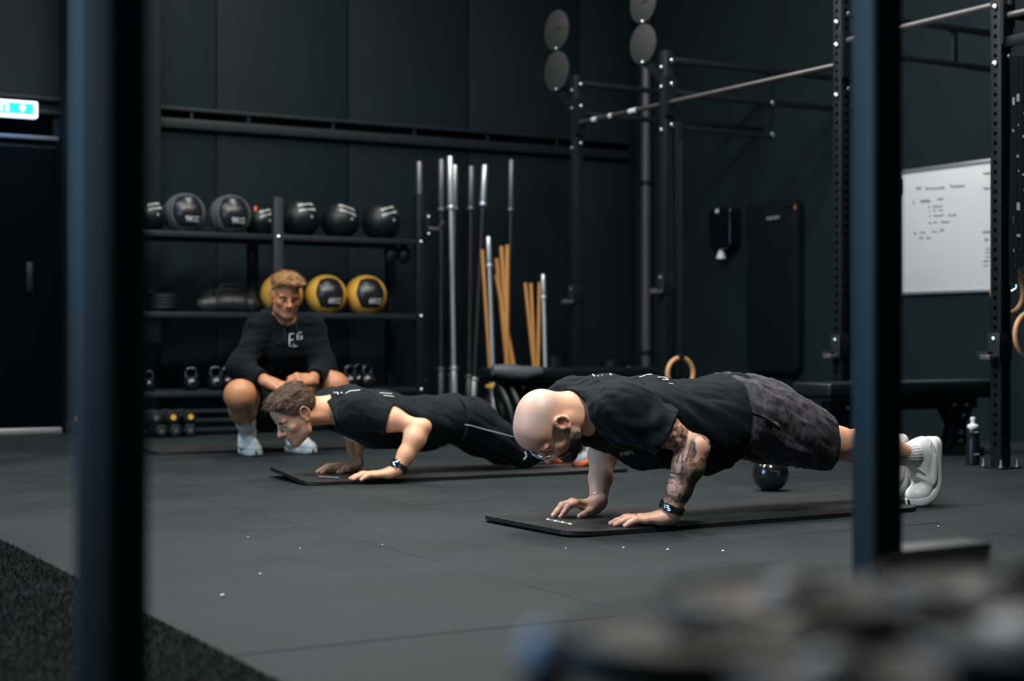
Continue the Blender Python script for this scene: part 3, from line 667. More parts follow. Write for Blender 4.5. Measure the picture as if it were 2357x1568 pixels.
# wooden rings
def ring(c, n, R, label, strap_top):
    u, v, a = basis(n); c = np.array(c); t = thing('gymnastic_ring', label, 'gymnastic ring', c - np.array([0, 0, R]))
    MB().tube([c + R * (math.cos(k * math.pi / 24) * u + math.sin(k * math.pi / 24) * v) for k in range(48)], .0145, 14, closed=True).obj('ring', M_WOODLT, t)
    s = MB(); s.beam(c + np.array([0, 0, R - .0]), strap_top, .03, .004); s.obj('strap', M_RUBBER, t)
    MB().box(c + np.array([0, 0, R + .004]), (.042, .042, .03)).obj('strap_loop', M_RUBBER, t, bevel=.006)
c = PX(1569, 856, XR); c = PD(1566, 860, 9.75); ring(c, (0, 1, 0), .098, 'wooden gymnastic ring hanging just behind the bald man', c + np.array([0, 0, 1.45]))
c = PD(2321, 672, 7.75); ring(c, (0, 1, 0), .108, 'wooden gymnastic ring hanging beside the rig upright with the water bottle', c + np.array([.0, 0, 1.25]))
c = PD(2372, 770, 7.9); ring(c, (0, 1, 0), .108, 'wooden gymnastic ring at the edge of the hanging resistance bands', c + np.array([0, 0, 1.35]))
# resistance bands hanging from the crossbeam
for i, (px, w, d, lab) in enumerate(((2334, .030, 7.45, 'black resistance band with white lettering hanging nearest the rig upright'), (2346, .040, 7.38, 'black resistance band with white dashes hanging between two other bands'), (2360, .045, 7.3, 'wide black resistance band hanging farthest from the rig upright'))):
    top = PD(px, 130, d); bot = PD(px, 650 - 40 * i, d); t = thing('resistance_band', lab, 'resistance band', bot)
    side = np.array([.866, -.5, 0]); nrm = np.array([-.5, -.866, 0]); pts = []
    loop = MB(); P = []
    for k in range(40):
        s = k / 39; P.append(top * (1 - s) + bot * s + side * (.004 * math.sin(6 * s + i)))
    for off in (-.012, .012):
        mb = MB(); vs = []; fs = []
        for k, p in enumerate(P):
            for e in (-.5, .5): vs.append(p + side * w * e + nrm * (off + .002)); 
            for e in (.5, -.5): vs.append(p + side * w * e + nrm * (off - .002))
        for k in range(39):
            for e in range(4): fs.append((k * 4 + e, k * 4 + (e + 1) % 4, k * 4 + 4 + (e + 1) % 4, k * 4 + 4 + e))
        mb.add(vs, fs).obj('band_strand', M_RUBBER, t)
    MB().box(bot + np.array([0, 0, -.004]), (w, .03, .012), np.stack([side, nrm, np.array([0, 0, 1.])], 1)).obj('band_fold', M_RUBBER, t)
    for zf in ((.20, .33, .48, .55, .72, .86) if i < 2 else (.3, .42, .62, .70)):
        p = top * (1 - zf) + bot * zf + nrm * .0148
        MB().box(p, (w * rng.choice((.5, .8)), .0012, rng.choice((.012, .010, .035))), np.stack([side, nrm, np.array([0, 0, 1.])], 1)).obj('white_print', M_GREYPRINT, t)
c = PD(2334, 640, 7.5); t = thing('carabiner', 'silver hook hanging beside the wooden ring and rig upright', 'hook', c - np.array([0, 0, .05]))
MB().tube([c + np.array([0, 0, .16]), c + np.array([.004, 0, .05]), c + np.array([.012, -.006, 0]), c + np.array([.010, -.006, -.05]), c + np.array([-.012, .006, -.065])], .006, 8).obj('hook_wire', M_BOLT, t)
# chain links seen as bright dots just under the band
MB().cyl(c + np.array([0, 0, .16]), c + np.array([0, 0, 1.2]), .003, 6).obj('hook_cord', M_RUBBER, t)

# ------------------------------------------------------------------ things on the right wall
def wall_frame(px, py, d=0.0): return PX(px, py, WX - d)
a = PX(2078, 395, WX); b = PX(2310, 366, WX); zt = 1.752; zb = .928
wbd = thing('whiteboard', 'whiteboard with faint handwritten training notes on the dark right wall', 'whiteboard', (WX, (a[1] + b[1]) / 2, zb))
MB().span((WX - .016, b[1], zb), (WX - .002, a[1], zt)).obj('board_panel', M_BOARD, wbd, bevel=.003)
MB().span((WX - .022, b[1] - .004, zt - .022), (WX - .001, a[1] + .004, zt + .006)).obj('top_frame', M_ALU, wbd, bevel=.003)
MB().span((WX - .022, b[1] - .004, zb - .004), (WX - .001, a[1] + .004, zb + .016)).obj('bottom_frame', M_ALU, wbd, bevel=.003)
for y in (a[1], b[1]): MB().span((WX - .022, y - .008, zb), (WX - .001, y + .008, zt)).obj('side_frame', M_ALU, wbd, bevel=.003)
MB().span((WX - .05, a[1] - .012, 1.60), (WX - .016, a[1] + .02, 1.70)).obj('black_clip', M_RUBBER, wbd, bevel=.004)
def scribble(x0, x1, y, hpx, seed):
    rs = np.random.RandomState(seed); n = max(4, int((x1 - x0) / 2.2)); pts = []
    for i in range(n * 3):
        s = i / (n * 3 - 1); px = x0 + (x1 - x0) * s + rs.uniform(-.5, .5)
        py = y - (x1 - x0) * s * .06 + hpx * .42 * math.sin(i * 1.9 + seed) * (.5 + rs.random() * .6)
        if i == 1: py -= hpx * .5
        pts.append(PX(px, py, WX - .0172))
    MB().tube(pts, .0017, 5).obj('handwriting', M_INK, wbd)
for i, (x0, x1, y, hh) in enumerate(((2110, 2121, 434, 11), (2131, 2174, 435, 9), (2188, 2221, 430, 10), (2102, 2104, 468, 12), (2118, 2141, 464, 12), (2156, 2171, 459, 9), (2137, 2140, 476, 5), (2147, 2169, 476, 6), (2138, 2140, 486, 4), (2148, 2153, 486, 5), (2161, 2170, 485, 6), (2138, 2141, 498, 6), (2148, 2173, 497, 6), (2183, 2201, 496, 7), (2137, 2144, 514, 6), (2150, 2157, 513, 6), (2166, 2185, 512, 8), (2103, 2108, 537, 8), (2117, 2130, 536, 7), (2145, 2158, 534, 7), (2164, 2173, 531, 8), (2117, 2126, 549, 6), (2132, 2144, 549, 7), (2263, 2279, 400, 9), (2263, 2279, 435, 9), (2262, 2280, 535, 9), (2267, 2276, 553, 8), (2271, 2279, 574, 6), (2268, 2279, 582, 5), (2268, 2279, 592, 4), (2262, 2278, 602, 7), (2263, 2275, 612, 5))):
    scribble(x0, x1, y, hh, i + 1)
c0 = PX(1651, 484, WX); c1 = PX(1713, 572, WX)
dsp = thing('soap_dispenser', 'black wall dispenser with a white outlet beneath it', 'dispenser', (WX, (c0[1] + c1[1]) / 2, c1[2]))
ym = (c0[1] + c1[1]) / 2; hw = (c0[1] - c1[1]) / 2 * .8
MB().prism([(x * 1.0, y) for x, y in rounded(hw * 2, c0[2] - c1[2], .035, 6)], 0, .11, ((WX - .002, ym, (c0[2] + c1[2]) / 2), (0, 1, 0), (0, 0, 1), (-1, 0, 0))).obj('housing', M_NAVYP, dsp, bevel=.012, seg=3)
wc = PX(1662, 575, WX - .06); MB().lathe([(.038, -.035), (.030, 0), (.014, .035), (.008, .05)], (WX - .075, ym + .02, wc[2] - .035), n=20).obj('outlet', M_WHITEP, dsp)
MB().cyl((WX - .075, ym + .02, c0[2] - .035), (WX - .118, ym + .02, c0[2] - .02), .017).obj('lock_button', M_WHITEP, dsp)
d0 = PX(1738, 455, WX); d1 = PX(1852, 862, WX); zt_ = PX(1852, 458, WX)[2]; zb_ = PX(1852, 858, WX)[2]
pad = thing('crash_pad', 'tall dark foam exercise pad with rounded corners against the right wall', 'exercise pad', (WX, (d0[1] + d1[1]) / 2, zb_))
MB().prism(rounded(d0[1] - d1[1], zt_ - zb_, .05, 6), 0, .075, ((WX - .003, (d0[1] + d1[1]) / 2, (zt_ + zb_) / 2), (0, 1, 0), (0, 0, 1), (-1, 0, 0))).obj('foam', M_VINYL, pad, bevel=.008)
tm = text_mesh('airex', .075, .0004, .25); map_mesh(tm, frame_map((WX - .0788, PX(1779, 503, WX)[1], PX(1779, 503, WX)[2]), (0, -1, 0), (0, 0, 1), (-1, 0, 0)))
bpy.data.meshes.remove(tm)
for k in range(5):
    c = PX(1766 + k * 6.5, 503 - k * .8, WX - .0785); MB().box(c, (.001, .016, .026 if k % 2 else .018)).obj('logo_print', M_GREYPRINT, pad)
c = PX(1830, 477, WX - .079); MB().box(c, (.003, .022, .03)).obj('orange_tab', mat('tan_tab', (.30, .13, .05), .6), pad, bevel=.003)
c = PX(1815, 476, WX - .079); MB().box(c, (.003, .08, .010)).obj('carry_strap', M_HOLE, pad)

# ------------------------------------------------------------------ water bottle by the rig foot
q = FL(2250, 1071); t = thing('water_bottle', 'black squeeze water bottle with a pale cap by the rig upright', 'bottle', (q[0], q[1] + .03, 0)); bx, by = q[0], q[1] + .03
MB().lathe([(.030, 0), (.034, .004), (.034, .10), (.031, .125), (.031, .14), (.034, .155), (.034, .175), (.026, .186)], (bx, by, 0), n=28).obj('bottle_body', mat('black_squeeze_plastic', (.006, .008, .012), .28), t)
MB().lathe([(.0275, .184), (.0275, .196), (.018, .203), (.011, .205), (.011, .222), (.013, .224), (.013, .234), (.006, .238)], (bx, by, 0), n=24).obj('cap', M_WHITEP, t)
for z, w in ((.165, .022), (.055, .028)):
    me = text_mesh('-----', .016, .0003); bpy.data.meshes.remove(me)
    for k in range(4): a_ = math.radians(-125 + k * 13); MB().box((bx + .0345 * math.cos(a_), by + .0345 * math.sin(a_), z), (.004, .005, .006), Matrix.Rotation(a_ + math.pi / 2, 3, 'Z')).obj('label_print', M_GREYPRINT, t)

# ------------------------------------------------------------------ exercise mats
def mat_ribbed():
    m, nt, p = new_mat('ribbed_foam_mat'); N = nt.nodes; L = nt.links
    g = N.new('ShaderNodeNewGeometry'); mp = N.new('ShaderNodeMapping'); L.new(g.outputs['Position'], mp.inputs['Vector'])
    mp.inputs['Rotation'].default_value = (0, 0, math.radians(28))
    w = N.new('ShaderNodeTexWave'); w.inputs['Scale'].default_value = 64; w.bands_direction = 'X'; L.new(mp.outputs['Vector'], w.inputs['Vector'])
    n = N.new('ShaderNodeTexNoise'); n.inputs['Scale'].default_value = 12; n.inputs['Detail'].default_value = 4; L.new(g.outputs['Position'], n.inputs['Vector'])
    c = N.new('ShaderNodeValToRGB'); c.color_ramp.elements[0].color = (.0048, .0062, .0066, 1); c.color_ramp.elements[1].color = (.032, .036, .0355, 1)
    L.new(w.outputs['Fac'], c.inputs['Fac'])
    mu = N.new('ShaderNodeMix'); mu.data_type = 'RGBA'; mu.blend_type = 'MULTIPLY'; mu.inputs['Factor'].default_value = .6
    L.new(c.outputs['Color'], mu.inputs['A']); cn = N.new('ShaderNodeValToRGB'); cn.color_ramp.elements[0].color = (.6, .6, .6, 1); cn.color_ramp.elements[1].color = (1.3, 1.3, 1.3, 1)
    L.new(n.outputs['Fac'], cn.inputs['Fac']); L.new(cn.outputs['Color'], mu.inputs['B']); L.new(mu.outputs['Result'], p.inputs['Base Color'])
    p.inputs['Roughness'].default_value = .42
    b = N.new('ShaderNodeBump'); b.inputs['Strength'].default_value = .6; b.inputs['Distance'].default_value = .002
    L.new(w.outputs['Fac'], b.inputs['Height']); L.new(b.outputs['Normal'], p.inputs['Normal'])
    return m
M_MAT = mat_ribbed(); M_MATEDGE = mat('mat_edge_black', (.004, .004, .0045), .5)
def exercise_mat(label, x0, x1, y0, y1, rot, zc, th=.014, rc=.07, wav=None):
    t = thing('exercise_mat', label, 'exercise mat', ((x0 + x1) / 2, (y0 + y1) / 2, 0))
    cx, cy = (x0 + x1) / 2, (y0 + y1) / 2; w, h = x1 - x0, y1 - y0
    nx, ny = 90, 30; bm = bmesh.new(); grid = {}
    out = rounded(w, h, rc, 8)
    def inside_scale(u, v):      # squeeze the grid into rounded corners
        X, Y = u * w / 2, v * h / 2; ax, ay = abs(X) - (w / 2 - rc), abs(Y) - (h / 2 - rc)
        if ax > 0 and ay > 0:
            m = max(ax, ay); l = math.hypot(ax, ay); ax, ay = ax * m / l, ay * m / l
            X = math.copysign(w / 2 - rc + ax, X); Y = math.copysign(h / 2 - rc + ay, Y)
        return X, Y
    ca, sa = math.cos(rot), math.sin(rot)
    for lay in (0, 1):
        for i in range(nx + 1):
            for j in range(ny + 1):
                X, Y = inside_scale(-1 + 2 * i / nx, -1 + 2 * j / ny)
                z = .001 + (wav(X / (w / 2), Y / (h / 2)) if wav else 0) + lay * th
                grid[lay, i, j] = bm.verts.new((cx + X * ca - Y * sa, cy + X * sa + Y * ca, z))
    for i in range(nx):
        for j in range(ny):
            f = bm.faces.new((grid[1, i, j], grid[1, i + 1, j], grid[1, i + 1, j + 1], grid[1, i, j + 1])); f.smooth = True
            f = bm.faces.new((grid[0, i, j], grid[0, i, j + 1], grid[0, i + 1, j + 1], grid[0, i + 1, j])); f.material_index = 1
    def side(a, b):
        f = bm.faces.new((grid[0, *a], grid[0, *b], grid[1, *b], grid[1, *a])); f.material_index = 1
    for i in range(nx): side((i, 0), (i + 1, 0)); side((i + 1, ny), (i, ny))
    for j in range(ny): side((nx, j), (nx, j + 1)); side((0, j + 1), (0, j))
    me = bpy.data.meshes.new('mat_foam'); bm.to_mesh(me); bm.free(); me.materials.append(M_MAT); me.materials.append(M_MATEDGE)
    link('mat_foam', me, None, t)
    return t
m1 = exercise_mat('black ribbed exercise mat under the bald man with a tattooed arm', 2.60, 4.14, 4.165, 4.745, .02, 0,
                  wav=lambda u, v: .006 * math.exp(-((u + 1) / .12) ** 2) + .004 * math.exp(-((u + .15) / .16) ** 2 - ((v - 1) / .5) ** 2))
m2 = exercise_mat('black exercise mat under the dark-haired man doing push-ups', 2.58, 4.20, 6.15, 6.70, -.06, 0,
                  wav=lambda u, v: .035 * max(0, (-u - .86) / .14) ** 2 * (.55 + .45 * v) + .002 * math.sin(5 * u + 2 * v) ** 2)
m3 = exercise_mat('black exercise mat lying behind the crouching man in front of the rack', 2.58, 4.3, 8.20, 8.78, -.10, 0, wav=lambda u, v: .002 * math.sin(4 * u) ** 2)
MTOP = .0155
lc = FL(1286, 1201, .016)
for k in range(7):
    p = FL(1262 + k * 8.2, 1196 + k * 1.65, .0165)
    MB().box(p + np.array([0, 0, .0004]), (.012, .045 - .022 * (k % 2), .0008), Matrix.Rotation(math.radians(28 if k % 2 else -24), 3, 'Z')).obj('logo_print', M_PRINT, m1)
p = FL(1341, 1223, .0165); MB().lathe([(.013, 0), (.013, .001), (.007, .001), (.007, 0)], p + np.array([0, 0, .0]), n=20).obj('brass_eyelet', mat('brass', (.75, .42, .12), .3, 1.0), m1)
for k in range(5):
    p = FL(738 + k * 9, 1097 + k * .6, .0165); MB().box(p, (.012, .05 - .02 * (k % 2), .0012)).obj('logo_print', M_GREYPRINT, m2)

# ------------------------------------------------------------------ near rig posts and equipment, close to the lens
def near_post(px, d, w, z0, label, turn=0.0):
    c = PD(px, 784, d); t = thing('rig_post', label, 'post', (c[0], c[1], z0), None, math.radians(turn)); RZ = np.array(Matrix.Rotation(math.radians(turn), 3, 'Z'))
    MB().box((c[0], c[1], (z0 + 2.9) / 2), (w, w, 2.9 - z0), RZ).obj('post_tube', M_NEARPOST, t, bevel=.013, seg=5)
    MB().box((c[0], c[1], z0 + .004), (.15, .15, .008), RZ).obj('foot_plate', M_NEARPOST, t)
    return c, t
M_NEARPOST = mat('satin_black_post', (.0075, .0170, .021), .50, var=.1, scale=30, spec=.25)
near_post(257, 1.58, .0595, 0, 'square black steel post standing on the turf edge, close to the lens', 37)
rp, rpt = near_post(2019, 2.52, .0635, 0, 'square black steel post rising behind the near weight tray')
# spotter arm bolted to that post, pale plastic on top
sa0 = PD(2075, 1262, 2.50); sa1 = PD(2282, 1256, 2.60)
sp = thing('spotter_arm', 'short spotter arm with pale grey plastic top on the near post', 'spotter arm', (rp[0], rp[1], sa0[2] - .09))
MB().beam((rp[0] + .03, rp[1], sa0[2] - .034), (rp[0] + .225, rp[1], sa0[2] - .034), .06, .028).obj('arm_tube', M_NEARPOST, sp, bevel=.004)
MB().beam((rp[0] + .03, rp[1], sa0[2] - .012), (rp[0] + .225, rp[1], sa0[2] - .012), .066, .016).obj('plastic_guard', M_GREYPL, sp, bevel=.004)
# low tray of weights in front, only its top shows
ZT = .455
tray = thing('weight_tray', 'low steel weight tray close to the lens, holding loose plates', 'weight tray', (.55, .6, 0))
u_ = np.array([.866, -.5, 0]); f_ = np.array([.5, .866, 0])
def C(r, d, z): return u_ * r + f_ * d + np.array([0, 0, z])
RT = np.stack([u_, f_, np.array([0, 0, 1.])], 1)
M_TRAYG = mat('grey_green_hammered_steel', (.011, .0145, .0138), .5, var=.2, scale=14, spec=.12)
outl = [(.004, .60), (.006, .72), (.06, .93), (.12, .99), (.52, 1.02), (.52, .60)]
MB().prism(outl, -.012, 0, (C(0, 0, ZT), u_, f_, (0, 0, 1))).obj('tray_sheet', M_TRAYG, tray, bevel=.003)
for r, d in ((.06, .66), (.10, .90), (.48, .66), (.48, .96)): MB().box(C(r, d, (ZT - .014) / 2), (.035, .035, ZT - .014), RT).obj('leg', M_STEEL, tray, bevel=.004)
M_URE = mat('grey_urethane', (.0055, .0072, .0074), .42, var=.15, spec=.15); M_HUB = mat('worn_pale_hub', (.17, .168, .150), .5, .0, var=.1)
def flat_plate(label, r, d, z, rad, th, hubr, m=M_URE, hub=M_HUB):
    c = C(r, d, z + .001); t = thing('weight_plate', label, 'weight plate', c)
    MB().lathe([(.012, 0), (rad, 0), (rad, th), (rad * .93, th), (rad * .88, th * .8), (rad * .42, th * .8), (rad * .36, th), (.012, th)], c, (0, 0, 1), 48).obj('plate', m, t, bevel=.002)
    MB().lathe([(hubr, .002), (hubr, th + .002), (hubr * .8, th + .006), (hubr * .4, th + .008), (0, th + .008)], c, (0, 0, 1), 24).obj('hub', hub, t)
flat_plate('grey-green weight plate lying on the near tray corner beside the blue knob', .088, .79, ZT, .062, .018, .012, M_TRAYG, M_TRAYG)
flat_plate('black weight plate with a pale hub lying at the back of the near tray', .160, .895, ZT, .078, .020, .016)
flat_plate('small weight plate with a pale hub lying at the front of the near tray', .146, .70, ZT, .050, .018, .014)
flat_plate('black weight plate with the largest pale hub on the near tray', .262, .765, ZT, .068, .022, .032)
flat_plate('flat dark weight plate lying under the near post on the tray', .300, .93, ZT, .085, .022, .015, M_URE, M_URE)
c = C(.0150, .735, ZT); t = thing('blue_knob', 'light blue knob on a black base at the corner of the near tray', 'knob', c)
MB().lathe([(.010, 0), (.014, 0), (.012, .012), (.006, .012)], c, (0, 0, 1), 20).obj('knob_base', M_RUBBER, t)
MB().ball(c + np.array([0, 0, .020]), (.0105, .0105, .010), 16, 10).obj('knob', mat('light_blue_plastic', (.20, .42, .66), .4), t)
# ------------------------------------------------------------------ smooth solid modelling (signed distance + surface nets)
f32 = np.float32
DEBUG = False
def V(*a): return np.array(a, float)
def nrm(v): v = np.asarray(v, float); return v / np.linalg.norm(v)
def vdot(a, b): return (a * b).sum(-1)
_lat = np.random.RandomState(11).rand(32, 32, 32).astype(f32)
def vnoise(P, s):
    q = P / s; i = np.floor(q).astype(int); f = (q - i).astype(f32); f = f * f * (3 - 2 * f); r = 0
    for dx in (0, 1):
        for dy in (0, 1):
            for dz in (0, 1):
                w = (f[..., 0] if dx else 1 - f[..., 0]) * (f[..., 1] if dy else 1 - f[..., 1]) * (f[..., 2] if dz else 1 - f[..., 2])
                r = r + w * _lat[(i[..., 0] + dx) % 32, (i[..., 1] + dy) % 32, (i[..., 2] + dz) % 32]
    return r * 2 - 1
class Field:
    def __init__(s): s.p = []; s.post = []
    def _add(s, fn, lo, hi, k, op): s.p.append((fn, np.asarray(lo) - .025 - 1.6 * k, np.asarray(hi) + .025 + 1.6 * k, k, op)); return s
    def cone(s, a, b, ra, rb, k=.012, op='u'):
        a = np.array(a, float); b = np.array(b, float); ab = b - a; L2 = max(ab @ ab, 1e-12); m = max(ra, rb)
        A, AB = a.astype(f32), ab.astype(f32)
        def fn(P):
            q = P - A; t = np.clip((q @ AB) / f32(L2), 0, 1); q = q - t[..., None] * AB
            return np.sqrt((q * q).sum(-1)) - (ra + (rb - ra) * t)
        return s._add(fn, np.minimum(a, b) - m, np.maximum(a, b) + m, k, op)
    def chain(s, pts, rs, k=.012):
        for i in range(len(pts) - 1): s.cone(pts[i], pts[i + 1], rs[i], rs[i + 1], k)
        return s
    def ell(s, c, r, R=None, k=.012, op='u'):
        c = np.array(c, float); r = np.array([r] * 3 if np.isscalar(r) else r, float); R = np.eye(3) if R is None else np.array(R, float)
        e = np.sqrt(((R * r) ** 2).sum(1)); C, Rm, rr = c.astype(f32), R.astype(f32), r.astype(f32)
        def fn(P):
            q = (P - C) @ Rm; k0 = np.sqrt(((q / rr) ** 2).sum(-1)); k1 = np.sqrt(((q / (rr * rr)) ** 2).sum(-1)) + 1e-6
            return k0 * (k0 - 1) / k1
        return s._add(fn, c - e, c + e, k, op)
    def ecap(s, a, b, side, w0, w1, k=.02, op='u'):      # elliptic capsule; w = (half width along side, half width across)
        a = np.array(a, float); b = np.array(b, float); ab = b - a; L2 = ab @ ab; ax = ab / math.sqrt(L2)
        sd = np.array(side, float); sd = sd - ax * (sd @ ax); sd /= np.linalg.norm(sd); nn = np.cross(ax, sd); m = max(*w0, *w1)
        A, AB, SD, NN, AX = [q.astype(f32) for q in (a, ab, sd, nn, ax)]
        def fn(P):
            q = P - A; t = np.clip((q @ AB) / f32(L2), 0, 1); q = q - t[..., None] * AB
            ws = w0[0] + (w1[0] - w0[0]) * t; wn = w0[1] + (w1[1] - w0[1]) * t; wa = np.minimum(ws, wn)
            x, y, z = q @ SD, q @ NN, q @ AX
            k0 = np.sqrt((x / ws) ** 2 + (y / wn) ** 2 + (z / wa) ** 2); k1 = np.sqrt((x / ws ** 2) ** 2 + (y / wn ** 2) ** 2 + (z / wa ** 2) ** 2) + 1e-6
            return k0 * (k0 - 1) / k1
        return s._add(fn, np.minimum(a, b) - m, np.maximum(a, b) + m, k, op)
    def at(s, P, lo, hi):            # P: (blocks, points, 3)
        D = np.full(P.shape[:2], .5, f32)
        for fn, l, h, k, op in s.p:
            m = np.where(((hi > l) & (lo < h)).all(1))[0]
            if len(m) == 0: continue
            d = fn(P[m]).astype(f32); o = D[m]
            if op == 'u':
                g = np.maximum(k - np.abs(o - d), 0) / max(k, 1e-6); D[m] = np.minimum(o, d) - g * g * k * .25
            else:
                d = -d; g = np.maximum(k - np.abs(o - d), 0) / max(k, 1e-6); D[m] = np.maximum(o, d) + g * g * k * .25
        for fn in s.post: D = fn(P, D).astype(f32)
        return D
    def mesh(s, h, lo=None, hi=None, B=8):
        us = [p for p in s.p if p[4] == 'u']
        lo = np.min([p[1] for p in us], 0) if lo is None else np.array(lo); hi = np.max([p[2] for p in us], 0) if hi is None else np.array(hi)
        nb = np.ceil((hi - lo) / (h * B)).astype(int)
        I = np.stack(np.meshgrid(*[np.arange(n) for n in nb], indexing='ij'), -1).reshape(-1, 3)
        bl = lo + I * h * B; cen = (bl + h * B / 2)
        D = s.at(cen[:, None, :].astype(f32), bl, bl + h * B)[:, 0]
        keep = np.abs(D) < h * B * 1.25 + .022; I = I[keep]; bl = bl[keep]
        g = np.stack(np.meshgrid(*[np.arange(B + 1)] * 3, indexing='ij'), -1).reshape(-1, 3)
        n1 = B + 1; vals = []
        for c0 in range(0, len(I), 2500):
            b = bl[c0:c0 + 2500]; P = (b[:, None, :] + g[None] * h).astype(f32); vals.append(s.at(P, b, b + h * B))
        D = np.concatenate(vals).reshape(-1, n1, n1, n1)
        ins = D < 0
        cnt = sum(ins[:, x:x + B, y:y + B, z:z + B].astype(np.int8) for x in (0, 1) for y in (0, 1) for z in (0, 1))
        bi, cx, cy, cz = np.where((cnt > 0) & (cnt < 8))
        acc = np.zeros((len(bi), 3)); num = np.zeros(len(bi))
        for ax in range(3):
            for u in (0, 1):
                for v in (0, 1):
                    o0 = [0, 0, 0]; o0[(ax + 1) % 3] = u; o0[(ax + 2) % 3] = v; o1 = list(o0); o1[ax] = 1
                    d0 = D[bi, cx + o0[0], cy + o0[1], cz + o0[2]]; d1 = D[bi, cx + o1[0], cy + o1[1], cz + o1[2]]
                    m = (d0 < 0) != (d1 < 0); t = np.where(m, d0 / np.where(m, d0 - d1, 1), 0)
                    pt = np.tile(np.array(o0, float), (len(bi), 1)); pt[:, ax] = t
                    acc[m] += pt[m]; num[m] += 1
        cell = I[bi] * B + np.stack([cx, cy, cz], 1); verts = lo + (cell + acc / num[:, None]) * h
        M = nb * B + 2; key = (cell[:, 0] * M[1] + cell[:, 1]) * M[2] + cell[:, 2]
        order = np.argsort(key); ks = key[order]
        quads = []
        for ax in range(3):
            sl = [slice(0, B)] * 3
            a = ins[:, :B, :B, :B]; sh = [slice(0, B)] * 3; sh[ax] = slice(1, B + 1); b = ins[(slice(None), *sh)]
            e, x, y, z = np.where(a != b); fl = a[e, x, y, z]
            c = I[e] * B + np.stack([x, y, z], 1); u, v = (ax + 1) % 3, (ax + 2) % 3
            idx = []; ok = np.ones(len(c), bool)
            for du, dv in ((0, 0), (1, 0), (1, 1), (0, 1)):
                cc = c.copy(); cc[:, u] -= du; cc[:, v] -= dv
                kk = (cc[:, 0] * M[1] + cc[:, 1]) * M[2] + cc[:, 2]; j = np.searchsorted(ks, kk); j = np.minimum(j, len(ks) - 1)
                ok &= (ks[j] == kk) & (cc >= 0).all(1); idx.append(order[j])
            q = np.stack(idx, 1); q[~fl] = q[~fl][:, ::-1]; quads.append(q[ok])
        return verts, np.concatenate(quads)
def quad_object(name, verts, quads, material, parent, attrs=None, smooth=True):
    me = bpy.data.meshes.new(name); n, k = len(verts), len(quads)
    me.vertices.add(n); me.vertices.foreach_set('co', np.asarray(verts, f32).ravel())
    me.loops.add(k * 4); me.loops.foreach_set('vertex_index', quads.astype(np.int32).ravel())
    me.polygons.add(k); me.polygons.foreach_set('loop_start', np.arange(k, dtype=np.int32) * 4); me.polygons.foreach_set('loop_total', np.full(k, 4, np.int32))
    me.update(calc_edges=True)
    if smooth: me.polygons.foreach_set('use_smooth', np.ones(k, bool))
    for an, av in (attrs or {}).items():
        at = me.attributes.new(an, 'FLOAT', 'POINT'); at.data.foreach_set('value', np.asarray(av, f32))
    if DEBUG:
        e = np.sort(np.concatenate([quads[:, [0, 1]], quads[:, [1, 2]], quads[:, [2, 3]], quads[:, [3, 0]]]), 1); k_ = e[:, 0].astype(np.int64) * len(verts) + e[:, 1]; u, cn = np.unique(k_, return_counts=True); b = u[cn == 1]; print('DBG', name, len(quads), 'open edges', len(b), [np.round(verts[i // len(verts)], 3).tolist() for i in b[:6]], 'nonmanifold', (cn > 2).sum())
    return link(name, me, material, parent)
def islands_keep_largest(verts, quads):
    n = len(verts); lab = np.arange(n)
    e = np.concatenate([quads[:, [0, 1]], quads[:, [1, 2]], quads[:, [2, 3]], quads[:, [3, 0]]])
    while True:
        m = np.minimum(lab[e[:, 0]], lab[e[:, 1]]); l2 = lab.copy(); np.minimum.at(l2, e[:, 0], m); np.minimum.at(l2, e[:, 1], m); l2 = l2[l2]
        if (l2 == lab).all(): break
        lab = l2
    used = lab[quads[:, 0]]; u, c = np.unique(used, return_counts=True); big = u[c.argmax()]
    q = quads[used == big]; vi = np.unique(q); mp = np.full(n, -1); mp[vi] = np.arange(len(vi)); return verts[vi], mp[q]
class Frame:                    # local axes: x to the person's left, y forward, z up
    def __init__(s, o, fwd, up, sc=1.0):
        s.o = np.array(o, float); y = nrm(fwd); z = np.array(up, float); z = nrm(z - y * (z @ y)); x = np.cross(y, z) * -1
        x = np.cross(z, y) * -1 if False else np.cross(y, z)       # y forward, z up -> right hand side
        s.R = np.stack([-x, y, z], 1); s.s = sc
    def w(s, *p): return s.o + s.R @ (np.array(p, float) * s.s)
    def l(s, P): return ((P - s.o) @ s.R) / s.s

